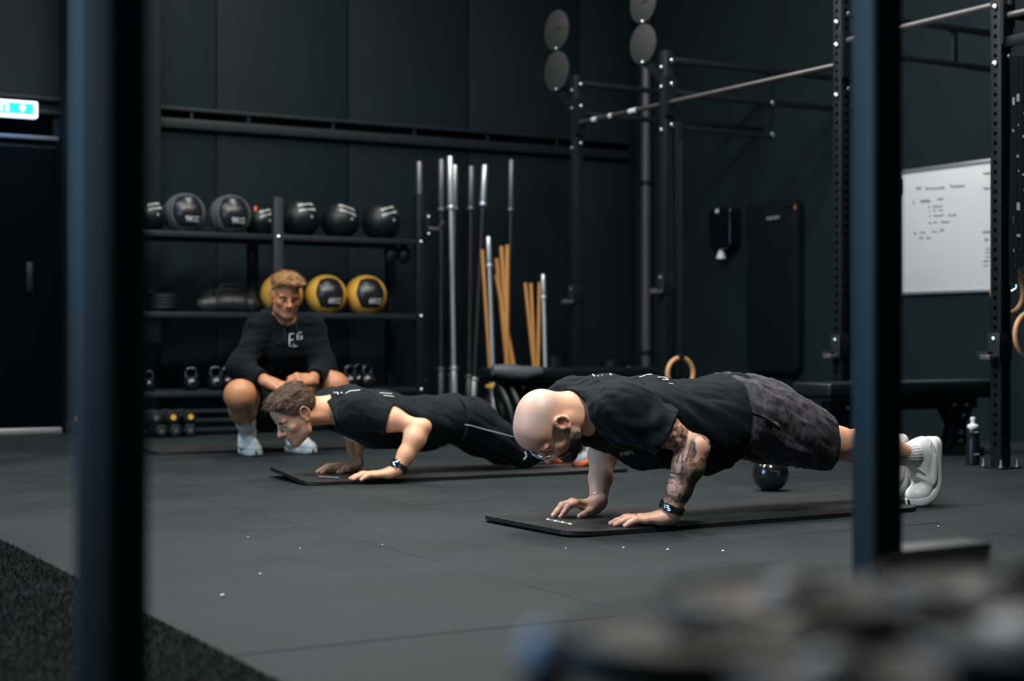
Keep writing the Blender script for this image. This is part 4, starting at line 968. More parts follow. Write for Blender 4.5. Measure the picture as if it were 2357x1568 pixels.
# ------------------------------------------------------------------ body pieces
def head_prims(F, fr, wide=1.0, jaw=1.0, nose=1.0, full=1.0):
    s = fr.s; w = fr.w; R = fr.R
    def E(c, r, k=.02, op='u', tilt=0.0):
        RR = R
        if tilt: ct, st = math.cos(tilt), math.sin(tilt); RR = R @ np.array([[1, 0, 0], [0, ct, -st], [0, st, ct]])
        F.ell(w(*c), np.array(r) * s, RR, k * s, op)
    def K(a, b, ra, rb, k=.012, op='u'): F.cone(w(*a), w(*b), ra * s, rb * s, k * s, op)
    E((0, -.012, .050), (.077 * wide, .100, .082)); E((0, -.035, .040), (.073 * wide, .075, .072))
    E((0, .036, .055), (.066 * wide, .062, .062), .03)
    E((0, .032, -.025), (.062 * wide, .064, .080), .03)
    E((0, .044, -.070), (.046 * jaw, .044, .042), .025)
    for sx in (-1, 1):
        K((sx * .054 * jaw, .008, -.030), (sx * .050 * jaw, .018, -.072), .019, .017, .03)
        K((sx * .050 * jaw, .018, -.072), (sx * .014, .078, -.099), .017, .017, .025)
        E((sx * .046, .063, -.018), (.021, .020, .018), .028)
        E((sx * .036, .080, .028), (.026, .013, .010), .014)
        E((sx * .033, .101, .004), (.019, .019, .0125), .014, 's')
        E((sx * .032, .0775, .002), (.0145, .0145, .0135), .005)
    E((0, .084, -.096), (.022, .018, .017), .02)
    K((0, .088, .024), (0, .099, .004), .009, .0085, .014)
    K((0, .099, .004), (0, .115 + .006 * nose, -.025), .0085, .0115, .010)
    E((0, .114 + .006 * nose, -.027), (.0125, .012, .011), .006)
    for sx in (-1, 1): E((sx * .0125, .103, -.032), (.0085, .012, .0085), .007)
    for sx in (-1, 1): E((sx * .007, .110, -.0385), (.004, .005, .004), .004, 's')
    E((0, .084, -.050), (.028, .018, .024), .018)
    K((-.017, .094, -.0595), (.017, .094, -.0595), .0058, .0058, .008); E((0, .099, -.0595), (.010, .006, .006), .006)
    K((-.015, .093, -.0725), (.015, .093, -.0725), .0068, .0068, .008)
    E((0, .104, -.0655), (.026, .007, .0022), .004, 's')
    # ears
    for sx in (-1, 1):
        pts = []
        for i in range(11):
            a = math.radians(-60 + i * 27); rr = .024 + .008 * max(0, math.sin(a))
            pts.append((sx * (.079 * wide + .010 + .004 * math.sin(a)), -.010 - .021 * math.cos(a) * -1 * -1 + 0.0 if False else -.012 + .0205 * math.cos(a + .35), .004 + rr * math.sin(a + .35)))
        E((sx * (.079 * wide + .002), -.012, .004), (.0085, .021, .030), .008)
        for a, b in zip(pts[:-1], pts[1:]): K(a, b, .0052, .0052, .004)
        E((sx * (.079 * wide + .013), -.006, .004), (.0085, .011, .015), .004, 's')
        E((sx * (.079 * wide + .004), -.004, -.027), (.0065, .010, .011), .006)
        E((sx * (.079 * wide + .006), .006, -.001), (.006, .005, .009), .004)
def hand_prims(F, base, fdir, tdir, sc=1.0, arch=0.0, up=(0, 0, 1), wristz=.05):
    y = nrm(fdir); z = np.array(up, float); x = np.array(tdir, float); x = nrm(x - y * (x @ y)); R = np.stack([x, y, nrm(z)], 1)
    def w(p): return np.array(base, float) + R @ (np.array(p, float) * sc)
    def K(a, b, ra, rb, k): F.cone(w(a), w(b), ra * sc, rb * sc, k * sc)
    kz = .027 + .024 * arch
    for xx in (-.013, .013): K((xx, -.010, wristz), (xx * 1.25, .028, .030 + .010 * arch), .021, .021, .012)
    tips = []
    for i, (x0, y0, ang, ln) in enumerate(((.031, .088, 9, .95), (.0095, .094, 2, 1.06), (-.0125, .089, -4, .98), (-.033, .077, -12, .78))):
        K((x0 * .6, .020, .031), (x0, y0, kz), .0165, .0125, .014)
        a = math.radians(ang); d = np.array([math.sin(a), math.cos(a)])
        k0 = np.array([x0, y0, kz]); st = np.array([d[0], d[1], 0.])
        z1 = kz + .004 - .010 * arch; z2 = .0185 + .004 * arch
        k1 = np.array([x0, y0, 0]) + st * (.042 - .006 * arch) * ln; k1[2] = z1 - .004
        k2 = np.array([x0, y0, 0]) + st * (.066 - .012 * arch) * ln; k2[2] = z2
        k3 = np.array([x0, y0, 0]) + st * (.084 - .018 * arch) * ln; k3[2] = .0095
        K(k0, k1, .0124, .0106, .006); K(k1, k2, .0106, .0094, .004); K(k2, k3, .0094, .0078, .004); F.ell(w(k1), .0112 * sc, None, .006 * sc)
        tips.append((w(k2), w(k3), w(k0), w(k1)))
    K((.018, .012, .034), (.043, .044, .024), .020, .0150, .014); K((.043, .044, .024), (.055, .070, .017), .0140, .0118, .006); K((.055, .070, .017), (.058, .090, .0115), .0112, .0088, .004)
    return tips, R, w
def curl_hand(F, base, fdir, back, tside, sc=1.0, curl=1.0):     # relaxed, half-closed hand
    y = nrm(fdir); z = np.array(back, float); z = nrm(z - y * (z @ y)); x = np.cross(y, z); x = x * (1 if x @ np.array(tside) > 0 else -1); R = np.stack([x, y, z], 1)
    def w(p): return np.array(base, float) + R @ (np.array(p, float) * sc)
    def K(a, b, ra, rb, k): F.cone(w(a), w(b), ra * sc, rb * sc, k * sc)
    for xx in (-.012, .012): K((xx, -.02, 0), (xx * 1.3, .03, 0), .021, .020, .012)
    for x0, y0, ln in ((.029, .086, .95), (.009, .091, 1.05), (-.012, .087, .97), (-.031, .077, .78)):
        K((x0 * .6, .02, 0), (x0, y0, .004), .0165, .0125, .014)
        p = np.array([x0, y0, .004]); a = 0
        for L_, r0, r1, da in ((.043, .0118, .0100, 48), (.026, .0100, .0088, 55), (.020, .0088, .0074, 30)):
            a += math.radians(da * curl); q = p + np.array([0, math.cos(a), -math.sin(a)]) * L_ * ln; K(p, q, r0, r1, .005); p = q
    K((.018, .012, -.004), (.040, .045, -.018), .019, .0145, .014); K((.040, .045, -.018), (.036, .072, -.034), .014, .0118, .006); K((.036, .072, -.034), (.024, .086, -.044), .011, .009, .004)
def arm_prims(F, S, E, W, r=(.054, .044, .041, .046, .029), bic=None):
    S, E, W = [np.array(q, float) for q in (S, E, W)]
    F.cone(S, E, r[0], r[1] * .80, .03); tip = nrm(nrm(E - S) + nrm(E - W)); F.ell(E, r[1] * .74, None, .02); F.ell(E + tip * r[1] * .52, r[1] * .46, None, .02)
    inn = nrm(nrm(S - E) + nrm(W - E)); F.ell(S + (E - S) * .45 + inn * .014, (r[0] * .82,) * 3, None, .04); F.ell(S + (E - S) * .55 - inn * .012, (r[0] * .74,) * 3, None, .04); F.ell(E + (W - E) * .22 + inn * .010, (r[3] * .80,) * 3, None, .035)
    m = S + (E - S) * .5; F.ell(m, (r[0] * .95,) * 3, None, .03)
    f = E + (W - E) * .26; F.chain([E, f, E + (W - E) * .62, W], [r[2] * .92, r[3], r[3] * .80, r[4]], .02)

# ------------------------------------------------------------------ skin and cloth materials
def skin_mat(name, base, flush, ink=(.006, .0075, .0095), stub=(.10, .085, .08)):
    m, nt, p = new_mat(name); N = nt.nodes; L = nt.links
    tc = N.new('ShaderNodeTexCoord'); n1 = N.new('ShaderNodeTexNoise'); n1.inputs['Scale'].default_value = 22; n1.inputs['Detail'].default_value = 6; L.new(tc.outputs['Object'], n1.inputs['Vector'])
    b = np.array(base)
    c1 = N.new('ShaderNodeMix'); c1.data_type = 'RGBA'; c1.inputs['A'].default_value = (*(b * .88), 1); c1.inputs['B'].default_value = (*np.minimum(b * 1.10, 1), 1); L.new(n1.outputs['Fac'], c1.inputs['Factor'])
    out = c1.outputs['Result']
    for an, col in (('blush', flush), ('stub', stub), ('ink', ink)):
        a = N.new('ShaderNodeAttribute'); a.attribute_name = an
        mx = N.new('ShaderNodeMix'); mx.data_type = 'RGBA'; mx.inputs['B'].default_value = (*col, 1); L.new(a.outputs['Fac'], mx.inputs['Factor']); L.new(out, mx.inputs['A']); out = mx.outputs['Result']
    L.new(out, p.inputs['Base Color']); p.inputs['Roughness'].default_value = .46; p.inputs['Specular IOR Level'].default_value = .42
    p.inputs['Subsurface Weight'].default_value = .06; p.inputs['Subsurface Radius'].default_value = (.012, .005, .003); p.inputs['Subsurface Scale'].default_value = .6
    n2 = N.new('ShaderNodeTexNoise'); n2.inputs['Scale'].default_value = 420; n2.inputs['Detail'].default_value = 2; L.new(tc.outputs['Object'], n2.inputs['Vector'])
    bu = N.new('ShaderNodeBump'); bu.inputs['Strength'].default_value = .16; bu.inputs['Distance'].default_value = .001; L.new(n2.outputs['Fac'], bu.inputs['Height']); L.new(bu.outputs['Normal'], p.inputs['Normal'])
    return m
def cloth_mat(name, col, rough=.85, sheen=.25, weave=1400, mottled=None):
    m, nt, p = new_mat(name); N = nt.nodes; L = nt.links; tc = N.new('ShaderNodeTexCoord')
    n1 = N.new('ShaderNodeTexNoise'); n1.inputs['Scale'].default_value = 14 if mottled is None else 26; n1.inputs['Detail'].default_value = 7; n1.inputs['Roughness'].default_value = .65; L.new(tc.outputs['Object'], n1.inputs['Vector'])
    c = np.array(col); cr = N.new('ShaderNodeValToRGB'); cr.color_ramp.elements[0].position = .38; cr.color_ramp.elements[1].position = .62
    cr.color_ramp.elements[0].color = (*(c * (.85 if mottled is None else 1)), 1); cr.color_ramp.elements[1].color = (*(c * 1.15 if mottled is None else np.array(mottled)), 1)
    L.new(n1.outputs['Fac'], cr.inputs['Fac']); L.new(cr.outputs['Color'], p.inputs['Base Color']); p.inputs['Roughness'].default_value = rough; p.inputs['Sheen Weight'].default_value = sheen; p.inputs['Sheen Roughness'].default_value = .4
    p.inputs['Specular IOR Level'].default_value = .14
    n2 = N.new('ShaderNodeTexNoise'); n2.inputs['Scale'].default_value = weave; L.new(tc.outputs['Object'], n2.inputs['Vector'])
    bu = N.new('ShaderNodeBump'); bu.inputs['Strength'].default_value = .3; bu.inputs['Distance'].default_value = .001; L.new(n2.outputs['Fac'], bu.inputs['Height']); L.new(bu.outputs['Normal'], p.inputs['Normal'])
    return m
from mathutils.bvhtree import BVHTree
def bvh(v, q): return BVHTree.FromPolygons([tuple(p) for p in v.tolist()], [tuple(i) for i in q.tolist()])
def hit(tree, x, y, lift=.0006):       # the place on a surface that one pixel of the photo shows
    r = Vector(ray(x, y)).normalized(); h = tree.ray_cast(Vector(O0), r)
    if h[0] is None: return None
    n = h[1] if h[1].dot(r) < 0 else -h[1]
    return np.array(h[0] + n * lift)
def print_strokes(tree, strokes, r, name, material, parent):
    for st in strokes:
        pts = []
        for (a, b) in zip(st[:-1], st[1:]):
            n = max(2, int(math.dist(a, b) / 2))
            for i in range(n): pts.append((a[0] + (b[0] - a[0]) * i / n, a[1] + (b[1] - a[1]) * i / n))
        pts.append(st[-1]); P = [hit(tree, *p) for p in pts]; P = [p for p in P if p is not None]
        if len(P) < 2 or max(np.linalg.norm(P[i + 1] - P[i]) for i in range(len(P) - 1)) > .06: continue
        MB().tube(P, r, 6).obj(name, material, parent)
def print_text(tree, body, cx, cy, size, rot, name, material, parent, shear=0.0):
    me = text_mesh(body, size, 0.0, shear); co = np.empty(len(me.vertices) * 3); me.vertices.foreach_get('co', co); co = co.reshape(-1, 3); c, s = math.cos(rot), math.sin(rot); out = []
    for p in co:
        h = hit(tree, cx + p[0] * c + p[1] * s, cy + p[0] * s - p[1] * c, .0012)
        if h is None: bpy.data.meshes.remove(me); return
        out.append(h)
    me.vertices.foreach_set('co', np.array(out).ravel()); me.update(); link(name, me, material, parent)
def offset_path(tree, *a): pass

def shoe(parent, heel, toe_dir, up_dir, side, bend, L, mats, y_ball=.19, laces=True, socks=None, name='shoe', ground=.0012):
    # built straight (x across, y heel to toe, z up), then bent at the ball and placed
    k = L / .285
    up = Field()
    up.ell((0, .238, .038), (.044, .052, .034), None, .02).ell((0, .165, .052), (.042, .075, .040), None, .03).ell((0, .060, .060), (.036, .060, .055), None, .03)
    up.cone((0, .070, .07), (0, .058, .100), .042, .040, .03); up.cone((0, .11, .07), (0, .17, .065), .034, .034, .03)
    up.ell((0, .060, .135), (.028, .048, .034), None, .008, 's')
    up.post.append(lambda P, D: np.maximum(D, .020 - P[..., 2]))
    for sx in (-1, 1): up.ell((sx * .046, .12, .045), (.006, .06, .012), None, .01)
    v, q = up.mesh(.0045)
    ys = np.concatenate([[.0, .0015, .005, .011, .020], np.linspace(.032, .245, 22), [.257, .268, .278, .285, .289, .2905]]); v2 = []; q2 = []
    for y in ys:
        hw = np.interp(y, [.03, .10, .15, .21, .245], [.037, .037, .041, .0475, .0455])
        if y < .032: hw *= math.sqrt(max(0, 1 - ((.032 - y) / .0322) ** 2)) * .98 + .02
        if y > .245: hw *= math.sqrt(max(0, 1 - ((y - .245) / .0458) ** 2)) * .98 + .02
        toe = .008 * max(0, (y - .25) / .04) ** 2; v2 += [(-hw * .93, y, toe), (-hw, y, .006 + toe), (-hw, y, .027), (-hw * .9, y, .031), (hw * .9, y, .031), (hw, y, .027), (hw, y, .006 + toe), (hw * .93, y, toe)]
    for i_ in range(len(ys) - 1):
        for e_ in range(8): q2.append((i_ * 8 + e_, i_ * 8 + (e_ + 1) % 8, i_ * 8 + 8 + (e_ + 1) % 8, i_ * 8 + 8 + e_))
    v2 = np.array(v2); q2 = np.array(q2)
    X = nrm(side); Y = nrm(toe_dir); Z = np.array(up_dir, float); Z = nrm(Z - Y * (Z @ Y)); X = nrm(X - Y * (X @ Y) - Z * (X @ Z)); R = np.stack([X, Y, Z], 1)
    AL_ = .10; y0 = y_ball - AL_ * .6; shift = np.zeros(3)
    def place(P):             # bend over an arc AL_ long that starts before the ball of the foot
        P = np.array(P, float); y = P[:, 1] - y0; z = P[:, 2] - .02
        if bend > 1e-3:
            rad = AL_ / bend; an = np.clip(y / AL_, 0, 1) * bend; over = np.maximum(y - AL_, 0)
            yy = np.where(y < 0, y, (rad - z) * np.sin(an) + over * np.cos(an)); zz = np.where(y < 0, z, rad - (rad - z) * np.cos(an) + over * np.sin(an))
        else: yy, zz = y, z
        return np.array(heel, float) + (np.stack([P[:, 0], yy + y0, zz + .02], 1) * k) @ R.T + shift
    shift[2] = ground - min(place(v2)[:, 2].min(), place(v)[:, 2].min())
    o = quad_object(name, place(v), q, mats[0], parent); quad_object('sole', place(v2), q2, mats[1], o)
    if laces:
        for i, y in enumerate((.118, .135, .152, .169, .186)):
            pts = [(sx * .027, y + .004 * (1 if sx > 0 else -1), .108 - (y - .118) * .36 - .012 * abs(sx) ** 2) for sx in np.linspace(-1, 1, 9)]
            MB().tube(list(place(np.array(pts))), .0028 * k, 7).obj('lace', mats[2], o)
        for sx in (-1, 1):
            pts = [(sx * .002, .112, .113), (sx * .018, .104, .119), (sx * .032, .112, .104), (sx * .040, .128, .086)]
            MB().tube(list(place(np.array(pts))), .0024 * k, 7).obj('lace', mats[2], o)
    # stitched overlays on both sides
    for sx in (-1, 1):
        for pts in ([(.0425, .235, .030), (.045, .20, .046), (.044, .17, .050)], [(.036, .02, .055), (.041, .05, .07), (.042, .09, .062), (.045, .13, .036)], [(.043, .155, .072), (.046, .14, .05), (.047, .12, .032)]):
            dense = []
            for a, b in zip(pts[:-1], pts[1:]):
                for t in np.linspace(0, 1, 5)[:-1]: dense.append(np.array(a) + (np.array(b) - np.array(a)) * t)
            dense.append(np.array(pts[-1])); dense = np.array(dense); dense[:, 0] *= sx * .96
            MB().tube(list(place(dense)), .0022 * k, 6).obj('stitch_line', mats[3], o)
    return o, place
# ------------------------------------------------------------------ people
M_TEE = cloth_mat('black_cotton', (.0022, .0054, .0068), .85, .02)
M_TEE2 = cloth_mat('faded_black_cotton', (.0044, .0082, .0095), .85, .03)
M_SHORT = cloth_mat('charcoal_marled_shorts', (.015, .0148, .018), .75, .08, mottled=(.055, .052, .060))
M_PANTS = cloth_mat('black_track_pants', (.0022, .0048, .0062), .7, .03)
M_HOOD = cloth_mat('black_fleece', (.0018, .0036, .0048), .9, .02)
M_SOCK = cloth_mat('white_ribbed_sock', (.50, .52, .53), .9, .2)
M_SHOEW = mat('white_leather', (.62, .65, .66), .45, var=.05, scale=30); M_SOLEW = mat('white_rubber_sole', (.52, .54, .54), .6, var=.06); M_LACEW = mat('white_lace', (.66, .68, .68), .8); M_STITCH = mat('grey_stitch_line', (.30, .32, .33), .7)
M_BEARD = mat('dark_beard_hair', (.020, .014, .012), .75, var=.5, scale=260, bump=.9, bscale=500)
M_HAIRBR = mat('brown_hair', (.070, .036, .017), .6, var=.45, scale=120, bump=.6, bscale=300); M_HAIRBL = mat('dark_blond_hair', (.40, .215, .085), .55, var=.4, scale=90, bump=.6, bscale=260)
M_HAIRSIDE = mat('short_brown_hair', (.055, .034, .022), .7, var=.4, scale=300, bump=.6, bscale=600)
M_EYE = mat('dark_eye', (.02, .014, .010), .25); M_WATCH = mat('black_watch_strap', (.006, .007, .009), .4); M_SCREEN = mat('watch_glass', (.004, .006, .01), .08, coat=1.0)
M_SCREENLIT = mat('lit_watch_digits', (.3, .6, .8), .4, emit=(.45, .75, 1.0), estr=.7); M_GOLD = mat('pale_gold', (.80, .70, .55), .25, 1.0); M_WIRE = mat('gunmetal_wire', (.22, .20, .20), .3, 1.0)
M_LENS = None
def lens_mat():
    m, nt, p = new_mat('spectacle_glass'); p.inputs['Base Color'].default_value = (.9, .93, .95, 1); p.inputs['Transmission Weight'].default_value = 1.0; p.inputs['Roughness'].default_value = .02; p.inputs['IOR'].default_value = 1.15; return m
SK_A = skin_mat('fair_ruddy_skin', (.56, .32, .22), (.66, .235, .165), stub=(.37, .285, .24)); SK_B = skin_mat('tanned_skin', (.64, .335, .195), (.64, .23, .15), stub=(.16, .10, .08)); SK_C = skin_mat('warm_tan_skin', (.37, .165, .075), (.40, .13, .07), stub=(.17, .10, .075))
def ring_band(c, ax, r0, r1, w, n=40, side=None):     # oval band around a wrist
    u, v, a = basis(ax)
    if side is not None: u = nrm(np.array(side) - a * (np.array(side) @ a)); v = np.cross(a, u)
    out = MB(); vs = []; fs = []
    for k in range(n):
        t = 2 * math.pi * k / n; d0 = math.cos(t) * u * r0 + math.sin(t) * v * r1; dn = nrm(d0)
        for (off, h) in ((0, -w / 2), (.003, -w / 2), (.003, w / 2), (0, w / 2)): vs.append(np.array(c) + d0 + dn * off + a * h)
    for k in range(n):
        k2 = (k + 1) % n
        for e in range(4): fs.append((k * 4 + e, k * 4 + (e + 1) % 4, k2 * 4 + (e + 1) % 4, k2 * 4 + e))
    return out.add(vs, fs)
def wrinkle(P, D, dirs, amp, sc=(.035, .16)):         # long soft cloth folds along dirs
    u, v, w = dirs; q = np.stack([(P @ u.astype(f32)) / sc[0], (P @ v.astype(f32)) / sc[1], (P @ w.astype(f32)) / (sc[0] * 1.3)], -1)
    n = vnoise(q, 1.0) + .5 * vnoise(q * 2.1 + 5.3, 1.0)
    return D - amp * np.clip(n, -.6, 1)
def smooth01(x, a, b): t = np.clip((x - a) / (b - a), 0, 1); return t * t * (3 - 2 * t)
def proj(P):            # room point -> pixel of the photo
    d = .5 * P[:, 0] + .8660254 * P[:, 1]; r = .8660254 * P[:, 0] - .5 * P[:, 1]
    return CX + FPX * r / d, CY - FPX * (P[:, 2] - CAMH) / d
EX, EY, EZ = V(1, 0, 0), V(0, 1, 0), V(0, 0, 1)

# ================================================================== the bald man with the tattooed arm
def bald_man():
    root = thing('person', 'bald bearded man in black t-shirt and grey shorts doing a push-up, tattooed arm', 'person', (3.5, 4.40, 0))
    Yc = 4.40
    ear = PY(1294, 973, Yc - .084); fr = Frame(V(0, 0, 0), V(-.225, .0, -.974), V(-.974, 0, .225), .955); fr.o = ear + V(0, .084, 0) - fr.R @ V(0, -.012, .004)
    F = Field(); head_prims(F, fr, 1.0, 1.04, .6)
    NB = PY(1372, 948, Yc)                                    # base of the neck
    F.cone(fr.w(0, -.022, .0), NB, .060, .068, .03); F.cone(fr.w(0, -.055, .02), NB + V(-.005, 0, .025), .045, .058, .035)
    for s in (-1, 1): F.cone(fr.w(s * .055, -.03, -.02), NB + V(-.02, -s * .03, -.03), .020, .022, .02)
    st = [PY(1400, 950, Yc), PY(1490, 968, Yc), PY(1600, 975, Yc), PY(1690, 944, Yc), PY(1752, 943, Yc)]
    tw = [(.150, .100), (.160, .128), (.140, .125), (.150, .112), (.145, .095)]
    for i in range(4): F.ecap(st[i], st[i + 1], EY, tw[i], tw[i + 1], .05)
    SL = V(2.855, 4.232, .395); EL = V(3.056, 4.100, .272); WL = V(2.990, 4.158, .050)
    SR = V(2.864, 4.568, .395); ER = V(3.080, 4.675, .268); WR = V(2.962, 4.535, .058)
    for S in (SL, SR): F.cone(NB + V(.04, 0, .03), S, .065, .062, .05)
    arm_prims(F, SL, EL, WL, (.056, .046, .043, .050, .031)); arm_prims(F, SR, ER, WR, (.056, .046, .043, .049, .030))
    F.ell(EL + V(.008, -.004, -.004), .030, None, .015)
    # hands flat on the mat
    hl = FL(1556, 1207, MTOP); hl = V(WL[0] + .004, WL[1] + .000, MTOP - .004)
    fdl = nrm(V(-.866, .50, 0)); tl, RL, wl = hand_prims(F, hl, fdl, V(.5, .866, 0), 1.05, .0, wristz=.040)
    hr = V(WR[0] - .006, WR[1] - .004, MTOP - .004); fdr = nrm(V(-.985, .16, 0)); tr, RR_, wr = hand_prims(F, hr, fdr, V(-.12, -1, 0), 1.02, 1.0, wristz=.055)
    # legs
    HL, KL, AL = V(3.457, 4.311, .348), V(3.837, 4.306, .250), V(4.232, 4.321, .190)
    HR_, KR, AR = V(3.457, 4.489, .348), V(3.837, 4.499, .250), V(4.232, 4.494, .190)
    for H, K_, A in ((HL, KL, AL), (HR_, KR, AR)):
        F.cone(H, K_, .088, .058, .04); c = K_ + (A - K_) * .32; F.chain([K_, c, K_ + (A - K_) * .7, A], [.055, .060, .043, .036], .03); F.ell(K_ + (A - K_) * .36 + V(0, 0, .012), (.085, .045, .045), None, .03)
        F.chain([A, A + V(.06, 0, -.0), A + V(.06, 0, -.10)], [.036, .030, .028], .02)
    v, q = F.mesh(.0028); v, q = islands_keep_largest(v, q)
    # skin colouring: shaved scalp, flushed face, ink on one arm
    L = fr.l(v); r = np.sqrt((L ** 2).sum(1)); hd = r < .19
    stub = np.zeros(len(v)); scalp = smooth01(L[:, 2], .03, .075) * smooth01(-L[:, 1], -.062, -.030); n = vnoise(v, .03)
    side = smooth01(np.abs(L[:, 0]), .045, .07)
    stub = np.where(hd, np.clip(smooth01(L[:, 2] - .45 * L[:, 1], .03, .075) * (.55 + .35 * side) * (.75 + .4 * n) * smooth01(-L[:, 1], -.055, -.02), 0, .9), 0)
    blush = np.where(hd, .55 * smooth01(L[:, 1], .03, .09) + .55 * np.exp(-((np.abs(L[:, 0]) - .088) / .014) ** 2 - ((L[:, 1] + .008) / .03) ** 2 - ((L[:, 2]) / .035) ** 2), .06)
    blush = np.where(hd, np.maximum(blush, .8 * np.exp(-((L[:, 1] - .097) / .012) ** 2 - ((L[:, 2] + .066) / .010) ** 2 - (L[:, 0] / .022) ** 2)), blush)
    jawm = smooth01(-L[:, 2] - .25 * L[:, 1], .022, .052) * smooth01(L[:, 1], -.012, .012) * smooth01(-L[:, 2], -.2, -.1) * hd
    stub = np.maximum(stub, np.where(L[:, 2] > -.135, .8 * jawm, 0) * (np.abs(L[:, 0]) > .018)); stub = np.maximum(stub, hd * .75 * np.exp(-((L[:, 1] - .012) / .012) ** 2 - ((L[:, 2] + .02) / .03) ** 2))
    fing = np.zeros(len(v))
    for tips in (tl, tr):
        for (k2, k3, k0, k1) in tips:
            for pnt, w_ in ((k3, .014), (k1, .012)): fing = np.maximum(fing, .5 * np.exp(-((v - pnt) ** 2).sum(1) / w_ ** 2))
    blush = np.maximum(blush, fing)
    px, py = proj(v); zx, zy = (px - 1500) * 5.406, (py - 930) * 5.406
    def seg(P, A, B): t = np.clip(((P - A) @ (B - A)) / ((B - A) @ (B - A)), 0, 1); return np.linalg.norm(P - A - t[:, None] * (B - A), axis=1)
    du, df = seg(v, SL, EL), seg(v, EL, WL); arm = (np.minimum(du, df) < .072) & (v[:, 2] > .088) & (v[:, 1] < 4.30) & (v[:, 0] > 2.90)
    ink = np.zeros(len(v)); A_ = np.where(arm)[0]; X, Y = zx[A_], zy[A_]
    def el(cx, cy, a, b, rot=0): c, s = math.cos(rot), math.sin(rot); x, y = X - cx, Y - cy; return ((x * c + y * s) / a) ** 2 + ((-x * s + y * c) / b) ** 2
    def ln(p0, p1, w): p0, p1 = np.array(p0, float), np.array(p1, float); d = p1 - p0; t = np.clip(((X - p0[0]) * d[0] + (Y - p0[1]) * d[1]) / (d @ d), 0, 1); return np.exp(-(((X - p0[0] - t * d[0]) ** 2 + (Y - p0[1] - t * d[1]) ** 2) / w ** 2))
    def bare(mask, to=.06):
        nonlocal T; T = T * (1 - mask) + to * mask
    def dark(mask, to=.92):
        nonlocal T; T = np.maximum(T, mask * to)
    N1 = vnoise(np.stack([X, Y, X * 0], 1), 38); N2 = vnoise(np.stack([X, Y, X * 0 + 9], 1), 14); N3 = vnoise(np.stack([X, Y, X * 0 + 4], 1), 70)
    T = np.clip(.70 + .28 * N1 + .25 * N2, .25, .97)
    dark(smooth01(-np.abs(N1), -.10, -.02) * .8, .85)                                        # winding outlines
    for a in ((425, 275, 42, 24, .3), (345, 258, 30, 22, -.2), (225, 382, 28, 19, .2), (287, 365, 30, 26, 0), (335, 443, 36, 23, .1), (215, 505, 36, 13, -.4), (268, 490, 30, 13, -.8), (320, 165, 20, 40, -.6), (395, 215, 55, 14, .75)):
        e = el(*a); bare(smooth01(-e, -1.15, -.75), .10); dark(np.exp(-((e - 1.15) / .16) ** 2), .85)
    dark(smooth01(-el(385, 405, 48, 30, .2), -1.2, -.6), .95); dark(smooth01(-el(530, 470, 45, 55), -1.2, -.5), .88)
    dark(smooth01(-el(470, 600, 95, 150, .18), -1.1, -.6) * (.55 + .45 * np.sin((X * .97 + Y * .22) / 6.5)), .9)     # wing feathers
    bare(smooth01(-el(640, 560, 85, 130, -.35), -1.15, -.8), .10); bare(smooth01(-el(600, 470, 60, 70, -.6), -1.2, -.7), .10); bare(smooth01(-el(575, 660, 34, 75, .35), -1.2, -.7), .15)
    bl = ln((480, 345), (428, 600), 26); bare(np.clip(bl * 1.6 - .35, 0, 1), .02); bare(np.clip(ln((428, 600), (400, 700), 14) * 1.6 - .4, 0, 1), .04)
    dark(ln((448, 345), (398, 620), 5), .8); dark(ln((512, 350), (455, 600), 5), .8)
    # helmet and portrait on the forearm
    bare(smooth01(-el(322, 800, 42, 62, .1), -1.2, -.7), .10); bare(smooth01(-el(262, 888, 52, 17, .25), -1.2, -.6), .10); bare(smooth01(-el(285, 745, 20, 34, .3), -1.2, -.6), .18); bare(smooth01(-el(355, 680, 14, 50, .1), -1.2, -.6), .18)
    bare(smooth01(-el(460, 830, 20, 70, -.25), -1.2, -.6), .3)
    bare(smooth01(-el(278, 1045, 92, 118, .22), -1.15, -.75) * .92, .14)
    for a, b, w in (((215, 905), (300, 940), 8), ((300, 940), (335, 985), 8), ((355, 965), (420, 935), 9), ((222, 985), (262, 975), 9), ((262, 975), (275, 1000), 6), ((340, 1000), (395, 985), 10), ((300, 1000), (318, 1085), 7), ((245, 1085), (262, 1100), 7), ((262, 1100), (312, 1100), 7), ((198, 1128), (285, 1152), 9), ((205, 1150), (270, 1165), 7), ((350, 1080), (330, 1140), 6), ((330, 1140), (270, 1200), 7), ((195, 1010), (188, 1090), 6), ((232, 860), (340, 870), 7), ((345, 880), (350, 950), 7), ((380, 730), (410, 880), 7), ((265, 690), (300, 840), 6), ((410, 740), (470, 850), 7), ((150, 1180), (240, 1310), 6), ((190, 1150), (235, 1250), 5), ((300, 1200), (245, 1290), 6), ((130, 1230), (180, 1290), 5), ((280, 640), (370, 600), 10), ((350, 880), (440, 860), 7)):
        dark(ln(a, b, w), .88)
    bare(smooth01(-el(220, 1195, 22, 12, .5), -1.2, -.6), .2); bare(smooth01(-el(262, 1225, 14, 32, .3), -1.2, -.6), .2); bare(smooth01(-el(170, 1215, 18, 30, -.5), -1.2, -.6), .3)
    edge = (X - (560 - (Y - 700) * .40)); dark(smooth01(edge, -70, 25) * smooth01(Y, 690, 860), .95); dark(smooth01(-el(330, 590, 70, 40), -1.2, -.5), .85)
    T = np.clip(T, .0, .95); T = T * smooth01(v[A_, 2], .090, .098)
    ink[A_] = T
    ink = np.maximum(ink, np.clip(np.where(L[:, 2] > -.135, .72 * jawm, 0) * (.75 + .35 * vnoise(v, .006)), 0, .8)); ink = np.maximum(ink, hd * .55 * np.exp(-((L[:, 1] - .012) / .010) ** 2 - ((L[:, 2] + .022) / .028) ** 2) * (np.abs(L[:, 0]) > .05))
